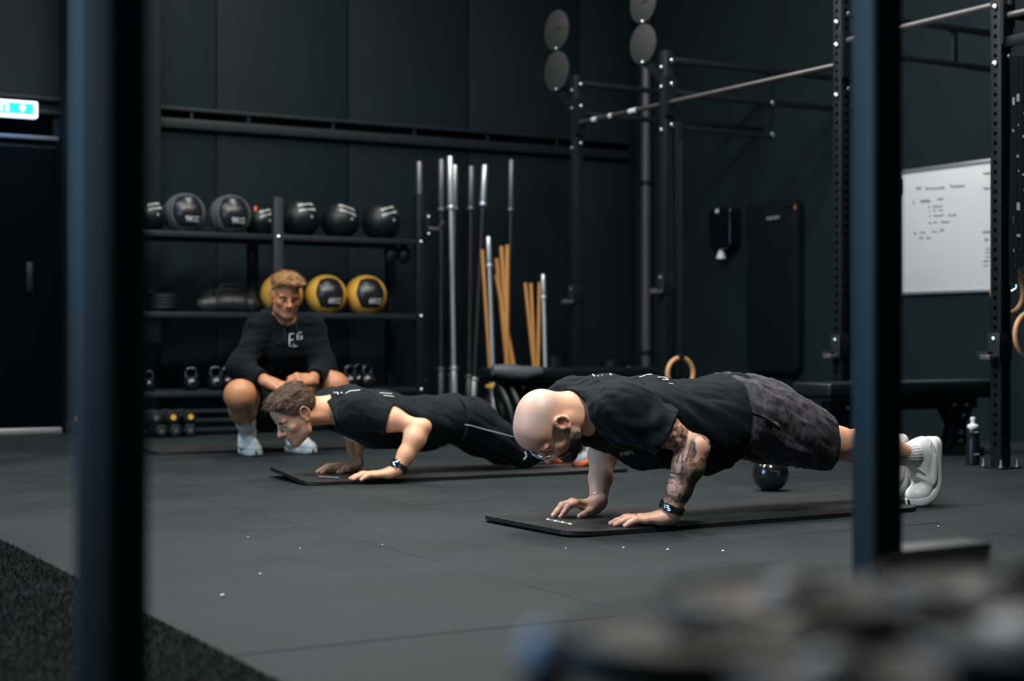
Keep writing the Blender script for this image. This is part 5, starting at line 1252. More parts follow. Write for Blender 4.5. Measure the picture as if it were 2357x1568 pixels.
    quad_object('body', v, q, SK_A, root, {'stub': stub, 'blush': blush, 'ink': ink})
    # beard
    Bf = Field(); w = fr.w; s = fr.s
    for sx in (-1, 1):
        Bf.cone(w(sx * .059, .014, -.045), w(sx * .053, .022, -.078), .0115 * s, .0165 * s, .03); Bf.cone(w(sx * .056, .020, -.074), w(sx * .016, .080, -.100), .0175 * s, .0205 * s, .03); Bf.cone(w(sx * .050, .042, -.066), w(sx * .034, .076, -.078), .010 * s, .012 * s, .02)
        Bf.cone(w(sx * .030, .092, -.060), w(sx * .026, .086, -.086), .008 * s, .012 * s, .015)
    Bf.cone(w(-.026, .096, -.052), w(.026, .096, -.052), .0062 * s, .0062 * s, .008); Bf.ell(w(0, .086, -.098), np.array((.030, .022, .022)) * s, fr.R, .02); Bf.ell(w(0, .045, -.098), np.array((.044, .042, .020)) * s, fr.R, .02)
    Bf.post.append(lambda P, D: D - .0016 * vnoise(P, .007) - .0012 * vnoise(P, .0035))
    bv, bq = Bf.mesh(.0028); quad_object('beard', bv, bq, M_BEARD, root)
    for sx in (-1, 1):
        MB().tube([w(sx * .016, .094, .024), w(sx * .034, .0945, .030), w(sx * .050, .084, .024)], [.003, .0042, .002], 8).obj('eyebrow', M_BEARD, root)
        MB().ball(w(sx * .0325, .080, .000), .0128 * s, 16, 10).obj('eye', M_EYE, root)
    # spectacles
    g = MB().tube([w(-.016, .113, .004), w(-.006, .118, .010), w(.006, .118, .010), w(.016, .113, .004)], .0012, 8).obj('spectacles', M_WIRE, root)
    for sx in (-1, 1):
        rim = [w(sx * (.037 + .024 * math.copysign(abs(math.cos(a)) ** .6, math.cos(a))), .112 - .012 * ((.024 * math.cos(a)) / .024 + 0) * .6, -.004 + .0165 * math.copysign(abs(math.sin(a)) ** .7, math.sin(a))) for a in np.linspace(0, 2 * math.pi, 29)[:-1]]
        MB().tube(rim, .0016, 8, closed=True).obj('lens_rim', M_CHROME, g)
        cen = w(sx * .037, .112, -.004); me = bpy.data.meshes.new('lens'); k = len(rim)
        me.from_pydata([tuple(p) for p in rim] + [tuple(cen)], [], [(i, (i + 1) % k, k) for i in range(k)]); link('lens', me, M_GLASS, g)
        MB().tube([w(sx * .061, .106, .006), w(sx * .073, .098, .010), w(sx * .078, .05, .014), w(sx * .083, .006, .022)], .0013, 8).obj('temple', M_WIRE, g)
        MB().tube([w(sx * .083, .012, .021), w(sx * .0845, -.012, .032), w(sx * .0845, -.022, .030), w(sx * .084, -.028, .024)], [.0016, .0026, .0026, .002], 8).obj('temple_tip', M_RUBBER, g)
    # nails
    for tips, up in ((tl, EZ), (tr, EZ)):
        for (k2, k3, k0, k1) in tips:
            d = nrm(k3 - k2); n_ = nrm(np.cross(np.cross(d, EZ), d)); c = k3 + n_ * .0068 - d * .001
            MB().ball(c, (.0075, .0055, .0016), 12, 8, np.stack([d, np.cross(n_, d), n_], 1)).obj('nail', mat('fingernail', (.66, .40, .32), .35), root)
    # wedding ring on the tattooed arm's hand
    k0, k1 = tl[2][2], tl[2][3]; rc_ = k0 + (k1 - k0) * .40; u, vv, a = basis(k1 - k0)
    MB().tube([rc_ + .0143 * (math.cos(t) * u + math.sin(t) * vv) for t in np.linspace(0, 2 * math.pi, 33)[:-1]], .0020, 8, closed=True).obj('finger_ring', M_GOLD, root)
    # watch strap
    ax = nrm(WL - EL); wc = EL + (WL - EL) * .885
    o = ring_band(wc, ax, .0395, .0395, .022).obj('wrist_band', M_WATCH, root)
    fc = nrm(V(-.75, -.55, 0) - ax * (V(-.75, -.55, 0) @ ax)); sd = np.cross(ax, fc); RR = np.stack([sd, ax, fc], 1)
    MB().box(wc + fc * .0405, (.030, .026, .007), RR).obj('watch_face', M_SCREEN, o, bevel=.003)
    for i, (a1, b1, ww, hh) in enumerate(((-.004, .006, .010, .0028), (-.002, .000, .012, .0035), (.003, -.006, .009, .004), (-.010, .004, .003, .003), (.010, .003, .003, .003))):
        MB().box(wc + fc * .0443 + sd * a1 + ax * b1, (ww, hh, .0004), RR).obj('watch_digit', M_SCREENLIT, o)
    ax2 = nrm(WR - ER); wc2 = ER + (WR - ER) * .93
    u, vv, a = basis(ax2); br = MB().tube([wc2 + .0335 * (math.cos(t) * u + math.sin(t) * vv) for t in np.linspace(0, 2 * math.pi, 41)[:-1]], .0009, 6, closed=True).obj('bracelet', M_GOLD, root)
    for k in range(5): t = math.radians(-120 + 9 * k); MB().ball(wc2 + .0342 * (math.cos(t) * u + math.sin(t) * vv), .0024, 8, 6).obj('bracelet_charm', M_GOLD, br)
    # ---- t-shirt
    S = Field(); o = .014
    for i in range(3): S.ecap(st[i] + V(0, 0, -.004), st[i + 1] + V(0, 0, -.008), EY, (tw[i][0] + o, tw[i][1] + o), (tw[i + 1][0] + o, tw[i + 1][1] + o + .008), .05)
    S.ecap(st[2] + V(0, 0, -.014), st[3] + V(0, 0, -.012), EY, (.160, .142), (.166, .132), .05)
    S.ecap(st[1] + V(.04, 0, -.035), st[2] + V(.05, 0, -.048), EY, (.135, .10), (.120, .122), .05)
    NBs = PY(1338, 947, Yc) + V(-.01, 0, .0); S.cone(NBs, st[0], .084, .115, .04)
    for Sh, El, cut in ((SL, EL, .62), (SR, ER, .62)):
        S.cone(NB + V(.045, 0, .035), Sh, .078, .078, .05); e = Sh + (El - Sh) * cut; S.cone(Sh, e, .084, .079, .05); S.cone(Sh + (st[1] - Sh) * .15, st[1] + (Sh - st[1]) * .35, .085, .09, .06)
    nd = nrm(V(.90, 0, .43)); CC = PY(1338, 947, Yc)
    sl_ax, sl_e = nrm(EL - SL), SL + (EL - SL) * .62; sr_ax, sr_e = nrm(ER - SR), SR + (ER - SR) * .62
    hem = st[3] + V(.03, 0, 0)
    def cuts(P, D):
        dd = nrm(V(.62, 0, -.80))                                   # spread of folds from the shoulder
        D = wrinkle(P, D, (nrm(V(.5, .3, .8)), nrm(V(.8, 0, -.55)), EY), .0065, (.034, .22))
        D = wrinkle(P, D, (nrm(V(1, .2, .1)), EZ, EY), .0030 , (.030, .15))
        ang = np.arctan2(P[..., 2] - SL[2] - .05, P[..., 0] - SL[0] + .02); rad = np.sqrt((P[..., 2] - SL[2] - .05) ** 2 + (P[..., 0] - SL[0] + .02) ** 2)
        near = smooth01(-P[..., 1], -4.40, -4.28); D = D - .0045 * near * np.sin(rad / .012 + 1.2 * np.sin(ang * 2)) * smooth01(rad, .05, .10) * smooth01(-rad, -.24, -.15)
        for e_, a_ in ((sl_e, sl_ax), (sr_e, sr_ax)):
            d = (P - e_.astype(f32)) @ a_.astype(f32); lat = np.sqrt(np.maximum(((P - e_.astype(f32)) ** 2).sum(-1) - d * d, 0))
            cut = np.where(lat < .13, d, -1.0); D = np.maximum(D, cut)
        D = np.maximum(D, (P[..., 0] - hem[0]) + .10 * (P[..., 2] - hem[2]) - .012 * np.sin(P[..., 2] * 22))
        dn = (P - CC.astype(f32)) @ nd.astype(f32)
        ln_ = np.sqrt((((P - CC.astype(f32)) - dn[..., None] * nd.astype(f32)) ** 2).sum(-1))
        D = np.maximum(D, np.where(ln_ < .115, -dn - .004 - .9 * np.maximum(ln_ - .078, 0), -1)); D = np.maximum(D, -np.maximum(ln_ - (.074 - .25 * np.clip(dn, -.03, .04)), dn - .035))       # open collar
        return D
    S.post.append(cuts); tv, tq = S.mesh(.0042); tv, tq = islands_keep_largest(tv, tq)
    tee = quad_object('t_shirt', tv, tq, M_TEE, root); tree = bvh(tv, tq)
    collar_band(tee, CC - nd * .003, nd, .0775, 0, M_TEE, .0068)
    zz = lambda x, y: (1330 + x / 10.25, 840 + y / 10.25)
    print_strokes(tree, [[zz(300, 210), zz(335, 215), zz(400, 275)], [zz(480, 265), zz(492, 275)], [zz(570, 245), zz(582, 250)], [zz(760, 215), zz(800, 250)], [zz(920, 210), zz(960, 250)], [zz(1060, 247), zz(1215, 232)], [zz(1450, 290), zz(1510, 285), zz(1620, 235), zz(1750, 230)], [zz(1885, 295), zz(2030, 300), zz(2110, 330), zz(2130, 365), zz(2000, 352)], [zz(2155, 442), zz(2255, 462)]], .0024, 'back_print', M_PRINT, tee)
    print_text(tree, 'SMEN', 1441, 1044, 13, -.18, 'chest_lettering', M_PRINT, tee, .2)
    # ---- shorts
    Q = Field(); Q.ecap(st[3] + V(-.03, 0, .006), st[4] + V(.0, 0, .0), EY, (.160, .128), (.160, .118), .05)
    for H, K_ in ((HL, KL), (HR_, KR)):
        Q.cone(H + V(-.02, 0, .0), H + (K_ - H) * .5, .112, .106, .05); Q.cone(H + (K_ - H) * .5, H + (K_ - H) * 1.02, .106, .090, .05)
        Q.cone(H + (K_ - H) * .3 + V(0, 0, -.045), H + (K_ - H) * 1.0 + V(0, 0, -.038), .075, .062, .05)
    hv = nrm(KL - HL)
    def scut(P, D):
        D = wrinkle(P, D, (nrm(V(.5, .1, .85)), nrm(V(.85, 0, -.5)), EY), .006, (.03, .14)); D = wrinkle(P, D, (EX, EZ, EY), .0035, (.018, .05))
        D = np.maximum(D, (P - (KL + V(-.058, 0, 0)).astype(f32)) @ nrm(V(1, 0, .05)).astype(f32)); return np.maximum(D, st[3][0] - .055 - P[..., 0])
    Q.post.append(scut); qv, qq = Q.mesh(.0045); qv, qq = islands_keep_largest(qv, qq); sh = quad_object('shorts', qv, qq, M_SHORT, root); tr2 = bvh(qv, qq)
    print_text(tr2, 'nitro', 1788, 975, 9, .62, 'leg_lettering', M_PRINT, sh, .1); print_strokes(tr2, [[(1722, 948), (1760, 962), (1795, 988)]], .0022, 'pocket_seam', M_HOLE, sh)
    # ---- socks and shoes, toes bent on the floor
    for A in (AL, AR):
        K2 = Field(); K2.chain([A + V(-.085, 0, .006), A + V(-.01, 0, .002), A + V(.045, 0, -.02)], [.041, .042, .040], .02)
        K2.post.append(lambda P, D, A=A: np.maximum(D - .0014 * np.sin(np.arctan2(P[..., 1] - A[1], P[..., 2] - A[2]) * 26), -(P[..., 0] - A[0] + .078)))
        kv, kq = K2.mesh(.0035); quad_object('sock', kv, kq, M_SOCK, root)
        heel = V(A[0] + .112, A[1], A[2] + .062); shoe(root, heel, V(-.03, 0, -1), V(-1, 0, .03), V(0, -1, 0), 1.30, .305, (M_SHOEW, M_SOLEW, M_LACEW, M_STITCH), y_ball=.205)
    return root

def collar_band(parent, c, nd, r, tilt, material, tube=.006):
    u, v, a = basis(nd); pts = [np.array(c) + r * (math.cos(t) * u + math.sin(t) * v) for t in np.linspace(0, 2 * math.pi, 49)[:-1]]
    return MB().tube(pts, tube, 10, closed=True).obj('collar', material, parent)
def hair_strands(name, verts, quads, fr, flow, n, length, width, material, parent, seed, mask):
    rs = np.random.RandomState(seed); c = verts[quads].mean(1); nn = np.cross(verts[quads[:, 1]] - verts[quads[:, 0]], verts[quads[:, 2]] - verts[quads[:, 0]]); nn /= np.linalg.norm(nn, axis=1)[:, None] + 1e-9
    ok = np.where(mask(fr.l(c)))[0]; i = rs.choice(ok, n); p = c[i]; nv = nn[i]; L = fr.l(p); f = flow(L, rs) @ fr.R.T
    f = f - nv * (f * nv).sum(1)[:, None] * .95 + rs.randn(n, 3) * .14; f /= np.linalg.norm(f, axis=1)[:, None]
    ln = length(L) * rs.uniform(.6, 1.3, n); sd = np.cross(f, nv); sd /= np.linalg.norm(sd, axis=1)[:, None] + 1e-9
    p = p - nv * .003; a = p + f * ln[:, None] * .5 + nv * (.0035 + .10 * ln)[:, None]; b = p + f * ln[:, None] + nv * (.001 + .03 * ln)[:, None]
    w = width; vs = np.stack([p - sd * w, p + sd * w, a + sd * w * .8, a - sd * w * .8, b + sd * w * .15, b - sd * w * .15], 1).reshape(-1, 3)
    k = np.arange(n)[:, None] * 6; q = np.concatenate([k + np.array([[0, 1, 2, 3]]), k + np.array([[3, 2, 4, 5]])]); return vs, q
def add_hair(root, fr, name, top, side, seed, mtop, hairline, n, flow, width=.0007, front=.0):
    H = Field(); s = fr.s; w = fr.w; R = fr.R
    H.ell(w(0, -.012, .050), np.array((.0775, .1005, .0825)) * s, R, .02); H.ell(w(0, -.035, .040), np.array((.0735, .0755, .0725)) * s, R, .02); H.ell(w(0, .036, .055), np.array((.0665, .0625, .0625)) * s, R, .03)
    H.cone(w(0, -.06, .0), w(0, -.066, -.035), .045 * s, .036 * s, .03)
    def post(P, D):
        L = fr.l(P); t = side + (top - side) * smooth01(L[..., 2], .062, .115) + front * smooth01(L[..., 1], .02, .08) * smooth01(L[..., 2], .07, .11)
        D = D - t * s; q = np.stack([L[..., 0] / .012, L[..., 1] / .030, L[..., 2] / .018], -1)
        D = D - (.25 * t * s + .0008) * (vnoise(q, 1.0) + .6 * vnoise(q * 2.2 + 3, 1.0))
        return np.maximum(D, -hairline(L) * s * .8)
    H.post.append(post); v, q = H.mesh(.0032); v, q = islands_keep_largest(v, q)
    o = quad_object(name, v, q, mtop, root)
    vs, qs = hair_strands(name, v, q, fr, flow, n, lambda L: .007 + (top * 1.1 - .004) * smooth01(L[:, 2], .06, .11), width, mtop, o, seed, lambda L: hairline(L) > .004)
    so = quad_object('hair_strands', vs, qs, mtop, o); so['kind'] = 'stuff'
    return o
def brow_eyes(root, fr, mbrow, open_=True):
    w = fr.w
    for sx in (-1, 1):
        MB().tube([w(sx * .014, .0975, .0215), w(sx * .026, .0975, .0265), w(sx * .038, .0945, .0285), w(sx * .053, .0845, .0225)], [.003, .0042, .0042, .002], 8).obj('eyebrow', mbrow, root)
        MB().ball(w(sx * .0325, .0790, -.0005), .0126 * fr.s, 16, 10).obj('eye', M_EYE, root)
        MB().tube([w(sx * .020, .0905, .001), w(sx * .033, .0945, .0035), w(sx * .046, .0885, .000)], .0010, 6).obj('eyelash', M_EYE, root)

# ================================================================== the dark-haired man on the second mat
def dark_man():
    root = thing('person', 'dark-haired man in black t-shirt and track pants doing a push-up', 'person', (3.3, 6.47, 0))
    Yc = 6.47; ear = PY(703, 951, Yc - .084); fr = Frame(V(0, 0, 0), V(-.80, 0, -.60), V(-.60, 0, .80), .96); fr.o = ear + V(0, .084, 0) - fr.R @ V(0, -.012, .004)
    F = Field(); head_prims(F, fr, .96, .98, 1.0)
    NB = PY(785, 945, Yc); F.cone(fr.w(0, -.020, -.01), NB, .055, .060, .03); F.cone(fr.w(0, -.045, .0), NB + V(-.01, 0, .02), .042, .052, .03)
    for s_ in (-1, 1): F.cone(fr.w(s_ * .05, -.025, -.03), NB + V(-.03, -s_ * .02, -.03), .017, .020, .02)
    st = [PY(812, 950, Yc), PY(870, 965, Yc), PY(965, 973, Yc), PY(1045, 962, Yc), PY(1085, 965, Yc)]; tw = [(.140, .085), (.150, .108), (.118, .092), (.122, .085), (.115, .072)]
    for i in range(4): F.ecap(st[i], st[i + 1], EY, tw[i], tw[i + 1], .05)
    SL = PY(822, 945, 6.305); EL = PY(970, 985, 6.13); WL = PY(913, 1092, 6.13); WL[2] = .052
    SR = SL + V(.01, .335, .0); ER = V(3.06, 6.83, .235); WR = PY(822, 1078, 6.57); WR[2] = .055
    for S in (SL, SR): F.cone(NB + V(.03, 0, .02), S, .058, .055, .05)
    arm_prims(F, SL, EL, WL, (.052, .043, .040, .046, .028)); arm_prims(F, SR, ER, WR, (.050, .042, .039, .044, .027))
    tl, _, _ = hand_prims(F, V(WL[0] - .004, WL[1] + .004, MTOP - .004), V(-.93, .37, 0), V(.37, .93, 0), 1.06, 0, wristz=.048)
    tr, _, _ = hand_prims(F, V(WR[0] - .004, WR[1], MTOP - .004), V(-.96, .26, 0), V(-.2, -.97, 0), 1.02, .25, wristz=.048)
    HL, KL, AL = PY(1064, 968, 6.39), V(3.735, 6.37, .090), V(4.05, 6.36, .135); HR_, KR, AR = HL + V(0, .17, 0), V(3.735, 6.56, .090), V(4.05, 6.56, .135)
    for H, K_, A in ((HL, KL, AL), (HR_, KR, AR)):
        F.cone(H + V(.03, 0, -.005), K_, .058, .050, .03); F.chain([K_, K_ + (A - K_) * .35, A], [.048, .050, .034], .03); F.chain([A, A + V(.05, 0, 0), A + V(.05, 0, -.07)], [.034, .030, .028], .02)
    v, q = F.mesh(.0034); v, q = islands_keep_largest(v, q); L = fr.l(v); hd = np.sqrt((L ** 2).sum(1)) < .19
    blush = np.where(hd, .18 + .35 * np.exp(-((L[:, 1] - .11) / .02) ** 2 - ((L[:, 2] + .025) / .02) ** 2) + .5 * np.exp(-((np.abs(L[:, 0]) - .086) / .014) ** 2 - ((L[:, 1] + .008) / .03) ** 2 - (L[:, 2] / .035) ** 2) + .6 * np.exp(-((L[:, 1] - .097) / .012) ** 2 - ((L[:, 2] + .066) / .009) ** 2 - (L[:, 0] / .022) ** 2), .05)
    stub = np.where(hd & (L[:, 2] > -.14), .42 * smooth01(-L[:, 2] - .2 * L[:, 1], .022, .06) * smooth01(L[:, 1], -.01, .02), 0)
    stub = np.maximum(stub, np.where(hd, .85 * smooth01(L[:, 2], .0, .03) * smooth01(-L[:, 1], -.045, -.02) * smooth01(np.abs(L[:, 0]), .04, .06), 0))
    quad_object('body', v, q, SK_B, root, {'stub': np.clip(stub, 0, 1), 'blush': np.clip(blush, 0, 1), 'ink': np.zeros(len(v))})
    def hairline(L):
        x, y, z = np.abs(L[..., 0]), L[..., 1], L[..., 2]
        zl = np.where(y > .0, .012 + .9 * np.maximum(y - .02, 0) + .25 * np.maximum(y - .065, 0), -.045 + np.clip((y + .035) / .03, 0, 1) * .058); ear_ = ((y + .012) / .030) ** 2 + ((z - .004) / .040) ** 2
        d = z - zl - .02 * smooth01(.06 - x, -.02, .04) * (y > .04); return np.where((ear_ < 1) & (x > .05), -.01, d)
    add_hair(root, fr, 'hair', .015, .005, 4, M_HAIRBR, hairline, 9000, lambda L, rs: np.stack([.25 * np.sign(L[:, 0]) + .5 * rs.randn(len(L)), .9 * (L[:, 2] > .05) - .9 * (L[:, 2] <= .05) * 0 + .2, .3 * (L[:, 2] > .08) - .8 * (L[:, 2] <= .08)], 1), .0008, .005)
    brow_eyes(root, fr, M_HAIRSIDE)
    for tips in (tl, tr):
        for (k2, k3, k0, k1) in tips:
            d = nrm(k3 - k2); n_ = nrm(np.cross(np.cross(d, EZ), d)); MB().ball(k3 + n_ * .0065 - d * .001, (.007, .005, .0016), 10, 6, np.stack([d, np.cross(n_, d), n_], 1)).obj('nail', MATS['fingernail'], root)
    ax = nrm(WL - EL); wc = EL + (WL - EL) * .90; o = ring_band(wc, ax, .0365, .0365, .022).obj('wrist_watch', M_WATCH, root)
    fc = nrm(V(-.85, -.45, .2) - ax * (V(-.85, -.45, .2) @ ax)); sd = np.cross(ax, fc); RR = np.stack([sd, ax, fc], 1)
    MB().box(wc + fc * .039, (.034, .038, .009), RR).obj('watch_face', M_SCREEN, o, bevel=.004)
    for a1, b1, ww, hh in ((-.003, .008, .012, .004), (.004, .001, .010, .006), (-.004, -.008, .012, .004)): MB().box(wc + fc * .0438 + sd * a1 + ax * b1, (ww, hh, .0004), RR).obj('watch_digit', M_SCREENLIT, o)
    # t-shirt
    S = Field(); o_ = .013; tws = [(.140, .085), (.150, .108), (.128, .100), (.140, .100)]
    for i in range(3): S.ecap(st[i], st[i + 1], EY, (tws[i][0] + o_, tws[i][1] + o_), (tws[i + 1][0] + o_, tws[i + 1][1] + o_ + .004), .05)
    S.ecap(st[1] + V(.04, 0, -.02), st[2] + V(.05, 0, -.025), EY, (.12, .085), (.11, .085), .05); S.cone(PY(757, 952, Yc) + V(-.01, 0, 0), st[0], .076, .10, .04)
    cl, cr_ = .52, .56
    for Sh, El, cut in ((SL, EL, cl), (SR, ER, cr_)):
        S.cone(NB + V(.035, 0, .025), Sh, .070, .072, .05); e = Sh + (El - Sh) * cut; S.cone(Sh, e, .079, .073, .05); S.cone(Sh + (st[1] - Sh) * .15, st[1] + (Sh - st[1]) * .35, .075, .08, .06)
    nd = nrm(V(.934, 0, .358)); CC = PY(757, 952, Yc); ends = [(SL + (EL - SL) * cl, nrm(EL - SL)), (SR + (ER - SR) * cr_, nrm(ER - SR))]; hx = PY(1058, 960, Yc)[0]
    def cuts(P, D):
        D = wrinkle(P, D, (nrm(V(.5, .3, .8)), nrm(V(.85, 0, -.5)), EY), .0060, (.032, .2)); D = wrinkle(P, D, (nrm(V(1, .2, .1)), EZ, EY), .0030, (.028, .14))
        for e_, a_ in ends:
            d = (P - e_.astype(f32)) @ a_.astype(f32); lat = np.sqrt(np.maximum(((P - e_.astype(f32)) ** 2).sum(-1) - d * d, 0)); D = np.maximum(D, np.where(lat < .12, d, -1.))
        D = np.maximum(D, P[..., 0] - hx + .15 * (P[..., 2] - .25)); dn = (P - CC.astype(f32)) @ nd.astype(f32); ln_ = np.sqrt((((P - CC.astype(f32)) - dn[..., None] * nd.astype(f32)) ** 2).sum(-1))
        D = np.maximum(D, np.where(ln_ < .105, -dn - .004 - .9 * np.maximum(ln_ - .070, 0), -1)); return np.maximum(D, -np.maximum(ln_ - (.066 - .25 * np.clip(dn, -.03, .04)), dn - .03))
    S.post.append(cuts); tv, tq = S.mesh(.0045); tv, tq = islands_keep_largest(tv, tq); tee = quad_object('t_shirt', tv, tq, M_TEE2, root); tree = bvh(tv, tq)
    collar_band(tee, CC - nd * .003, nd, .0695, 0, M_TEE2, .006)
    zz = lambda x, y: (580 + x / 3.571, 840 + y / 3.571)
    print_strokes(tree, [[zz(675, 228), zz(690, 232)], [zz(700, 226), zz(712, 245)], [zz(735, 228), zz(742, 236)], [zz(770, 238), zz(800, 218), zz(890, 208)], [zz(970, 225), zz(1060, 238), zz(1175, 265)], [zz(1050, 232), zz(1150, 238)], [zz(1080, 252), zz(1165, 262)]], .0026, 'back_print', M_PRINT, tee)
    print_text(tree, 'SMEN', 846, 1029, 10, -.15, 'chest_lettering', M_GREYPRINT, tee, .2)
    # track pants to below the knee, bunched
    Q = Field(); Q.ecap(st[3] + V(-.10, 0, -.004), st[4], EY, (.148, .112), (.150, .104), .05)
    for H, K_, A in ((HL, KL, AL), (HR_, KR, AR)):
        Q.cone(H, H + (K_ - H) * .55, .098, .084, .05); Q.cone(H + (K_ - H) * .55, K_, .084, .068, .04); Q.cone(K_, K_ + (A - K_) * .95, .066, .050, .04)
    def pc(P, D):
        D = wrinkle(P, D, (nrm(V(.5, .1, .85)), nrm(V(.85, 0, -.5)), EY), .005, (.03, .14)); D = np.maximum(D, .022 - P[..., 2]); return np.maximum(np.maximum(D, P[..., 0] - AL[0] + .012), hx - .05 - P[..., 0])
    Q.post.append(pc); qv, qq = Q.mesh(.005); qv, qq = islands_keep_largest(qv, qq); pn = quad_object('track_pants', qv, qq, M_PANTS, root); tr2 = bvh(qv, qq)
    print_strokes(tr2, [[(1066, 977), (1085, 980), (1120, 990), (1182, 1006)]], .0022, 'piping', M_GREYPRINT, pn); print_strokes(tr2, [[(1208, 1040), (1212, 1050), (1206, 1058)]], .003, 'leg_logo', M_PRINT, pn)
    for A in (AL, AR):
        K2 = Field(); K2.chain([A + V(-.03, 0, .0), A + V(.03, 0, 0), A + V(.05, 0, -.04)], [.038, .040, .038], .02); kv, kq = K2.mesh(.004); quad_object('sock', kv, kq, M_SOCK, root)
        shoe(root, V(A[0] + .10, A[1], A[2] + .055), V(-.10, 0, -1), V(-1, 0, .10), V(0, -1, 0), 1.25, .26, (M_SHOEW, M_ORSOLE, M_LACEW, M_STITCH), y_ball=.19, ground=.0165)
    return root

# ================================================================== the crouching man with blond hair
def crouching_man():
    root = thing('person', 'blond man in black hoodie and shorts crouching with hands clasped, watching', 'person', (3.15, 8.05, 0))
    fr = Frame(V(0, 0, 0), V(-.12, -.95, -.27), V(0, -.27, .95), .88); fr.o = PY(657, 685, 7.93)
    F = Field(); head_prims(F, fr, .97, 1.0, .7)
    NB = V(3.185, 8.02, .70); F.cone(fr.w(0, -.015, -.02), NB, .054, .060, .03)
    PEL = V(3.165, 8.20, .27); MID = V(3.18, 8.16, .42); CH = V(3.185, 8.05, .60)
    SR, SL = PY(600, 756, 8.03), PY(716, 756, 8.03); F.ecap(PEL, MID, EX, (.135, .10), (.125, .10), .05); F.ecap(MID, CH, EX, (.125, .10), (.145, .105), .05); F.ecap(CH, NB, EX, (.145, .105), (.07, .07), .05)
    ER, EL = PY(552, 846, 7.95), PY(746, 842, 7.95); WR, WL = PY(618, 880, 7.74), PY(716, 876, 7.72)
    for S in (SR, SL): F.cone(NB + V(0, .02, -.03), S, .06, .055, .05)
    arm_prims(F, SR, ER, WR, (.05, .042, .040, .044, .029)); arm_prims(F, SL, EL, WL, (.05, .042, .040, .044, .029))
    curl_hand(F, WR, nrm(V(.75, -.5, -.35)), V(-.2, -.6, .75), V(.3, .3, .9), 1.02, .9); curl_hand(F, WL, nrm(V(-.85, -.25, .05)), V(.1, -.8, .6), V(0, -.2, 1), 1.02, 1.0)
    HR_, HL = V(3.085, 8.17, .26), V(3.25, 8.17, .26); KR, KL = PY(552, 911, 7.80), PY(768, 892, 7.86); AR, AL = V(3.02, 8.115, .115), V(3.285, 8.115, .115)
    for H, K_, A in ((HR_, KR, AR), (HL, KL, AL)):
        F.cone(H, K_, .095, .074, .04); F.ell(K_ + V(0, -.004, .004), (.082, .070, .080), None, .03); F.chain([K_, K_ + (A - K_) * .35, K_ + (A - K_) * .75, A], [.066, .068, .046, .036], .03); F.ell(K_ + (A - K_) * .35 + V(0, .03, 0), (.056, .05, .08), None, .03)
        F.chain([A, A + V(0, .02, -.05), A + V(0, -.06, -.06)], [.034, .032, .028], .02)
    v, q = F.mesh(.0040); v, q = islands_keep_largest(v, q); L = fr.l(v); hd = np.sqrt((L ** 2).sum(1)) < .19
    blush = np.where(hd, .15 + .4 * np.exp(-((L[:, 1] - .11) / .02) ** 2 - ((L[:, 2] + .025) / .02) ** 2) + .35 * np.exp(-((np.abs(L[:, 0]) - .045) / .02) ** 2 - ((L[:, 2] + .025) / .02) ** 2) + .6 * np.exp(-((L[:, 1] - .097) / .012) ** 2 - ((L[:, 2] + .066) / .009) ** 2 - (L[:, 0] / .022) ** 2), .05)
    stub = np.where(hd & (L[:, 2] > -.14), .45 * smooth01(-L[:, 2], .035, .065) * smooth01(L[:, 1], .0, .03), 0); stub = np.maximum(stub, np.where(hd, .55 * smooth01(L[:, 2], .01, .05) * smooth01(np.abs(L[:, 0]), .055, .068) * smooth01(-L[:, 1], -.05, -.03), 0))
    kn = np.zeros(len(v))
    for K_ in (KR, KL): kn = np.maximum(kn, .35 * np.exp(-((v - K_ - V(0, -.05, -.02)) ** 2).sum(1) / .04 ** 2))
    quad_object('body', v, q, SK_C, root, {'stub': np.clip(stub, 0, 1), 'blush': np.clip(np.maximum(blush, kn), 0, 1), 'ink': np.zeros(len(v))})
    def hairline(L):
        x, y, z = np.abs(L[..., 0]), L[..., 1], L[..., 2]; zl = np.where(y > 0, .060 + .40 * y, .060 - np.clip(-y / .08, 0, 1) * .07); return z - zl
    add_hair(root, fr, 'hair', .021, .004, 9, M_HAIRBL, hairline, 7000, lambda L, rs: np.stack([.5 + .4 * rs.randn(len(L)), .7 + 0 * L[:, 0], .5 * (L[:, 2] > .09) - .5 * (L[:, 2] <= .09)], 1), .0010, .010)
    brow_eyes(root, fr, M_HAIRSIDE)
    # hoodie
    S = Field(); S.ecap(PEL + V(0, .0, .02), MID, EX, (.160, .125), (.155, .125), .05); S.ecap(MID, CH, EX, (.155, .125), (.168, .128), .05); S.ecap(CH, NB + V(0, .01, .005), EX, (.168, .128), (.085, .085), .05)
    for Sh, El, Wr in ((SR, ER, WR), (SL, EL, WL)):
        S.cone(NB + V(0, .02, -.03), Sh, .072, .070, .05); S.cone(Sh, El, .073, .064, .05); S.cone(El, El + (Wr - El) * .82, .062, .050, .04); S.cone(Sh + (CH - Sh) * .2, CH, .08, .10, .05)
    for a in range(13):          # hood folded round the neck
        t = math.radians(-40 + a * 260 / 12); t2 = math.radians(-40 + (a + 1) * 260 / 12)
        f_ = lambda t: NB + V(.092 * math.cos(t), .02 + .088 * math.sin(t), .030 + .030 * math.sin(t))
        if a < 12: S.cone(f_(t), f_(t2), .030 + .014 * max(0, math.sin(t)), .030 + .014 * max(0, math.sin(t2)), .025)
    we = [(ER + (WR - ER) * .80, nrm(WR - ER)), (EL + (WL - EL) * .80, nrm(WL - EL))]
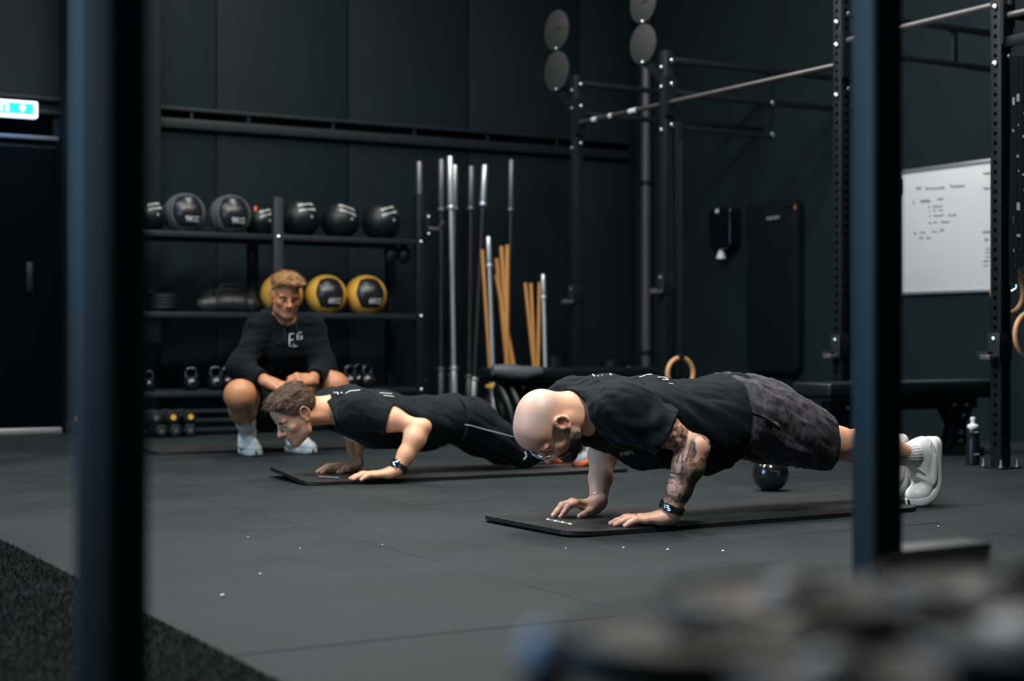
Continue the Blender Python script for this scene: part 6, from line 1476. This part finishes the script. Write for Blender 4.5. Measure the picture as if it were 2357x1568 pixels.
    def cuts(P, D):
        D = wrinkle(P, D, (EZ, nrm(V(1, .3, 0)), EY), .007, (.04, .16)); D = wrinkle(P, D, (EX, EZ, EY), .004, (.04, .12))
        for e_, a_ in we:
            d = (P - e_.astype(f32)) @ a_.astype(f32); lat = np.sqrt(np.maximum(((P - e_.astype(f32)) ** 2).sum(-1) - d * d, 0)); D = np.maximum(D, np.where(lat < .075, d, -1.))
        ln_ = np.sqrt((P[..., 0] - NB[0]) ** 2 + (P[..., 1] - NB[1] + .015 + .4 * (P[..., 2] - NB[2])) ** 2); D = np.maximum(D, -np.maximum(ln_ - .064, NB[2] - .03 - P[..., 2])); return D
    S.post.append(cuts); tv, tq = S.mesh(.0055); tv, tq = islands_keep_largest(tv, tq); hd_ = quad_object('hoodie', tv, tq, M_HOOD, root); tree = bvh(tv, tq)
    for c_ in ('FG', 'L.'): pass
    bx = lambda a, b: (480 + a / 3.337, 590 + b / 3.337)
    print_strokes(tree, [[bx(620, 690), bx(622, 600), bx(655, 595)], [bx(625, 645), bx(650, 642)], [bx(685, 592), bx(715, 585)], [bx(685, 595), bx(682, 640), bx(718, 635), bx(716, 615), bx(700, 618)], [bx(630, 690), bx(640, 692)], [bx(655, 672), bx(656, 695), bx(672, 692)], [bx(680, 690), bx(684, 690)]], .0032, 'chest_logo', M_GREYPRINT, hd_)
    for sx in (-.02, .025): MB().tube([NB + V(sx * 1.6, -.085, .01), NB + V(sx * 1.7, -.115, -.03), NB + V(sx * 1.8, -.128, -.08)], .003, 6).obj('drawstring', M_RUBBER, hd_)
    # shorts
    Q = Field(); Q.ecap(PEL + V(0, .01, -.03), PEL + V(0, 0, .03), EX, (.155, .12), (.155, .12), .05)
    for H, K_, f in ((HR_, KR, .74), (HL, KL, .70)): Q.cone(H, H + (K_ - H) * f, .112, .100, .05)
    ke = [(HR_ + (KR - HR_) * .70, nrm(KR - HR_)), (HL + (KL - HL) * .62, nrm(KL - HL))]
    def sc(P, D):
        D = wrinkle(P, D, (EX, EY, EZ), .005, (.035, .12))
        for i, (e_, a_) in enumerate(ke):
            d = (P - e_.astype(f32)) @ a_.astype(f32); m = (P[..., 0] < 3.168) if i == 0 else (P[..., 0] >= 3.168); D = np.maximum(D, np.where(m, d, -1.))
        return D
    Q.post.append(sc); qv, qq = Q.mesh(.0055); quad_object('shorts', *islands_keep_largest(qv, qq), M_HOOD, root)
    for A, px, KK in ((AR, 578, KR), (AL, 683, KL)):
        K2 = Field(); K2.chain([A + (KK - A) * .42, A, A + V(0, .01, -.05)], [.060, .043, .040], .02); kv, kq = K2.mesh(.004); quad_object('sock', kv, kq, M_SOCK, root)
        td = V(-.10, -1, 0) if px == 578 else V(.12, -1, 0); shoe(root, V(A[0], A[1] + .075, 0.001), td, EZ, V(-1, 0, 0), 0.0, .275, (M_SHOEW, M_SOLEW, M_LACEW, M_STITCH))
    return root
M_GLASS = lens_mat(); M_ORSOLE = mat('orange_white_sole', (.78, .18, .06), .5, var=.1)
bald_man(); dark_man(); crouching_man()
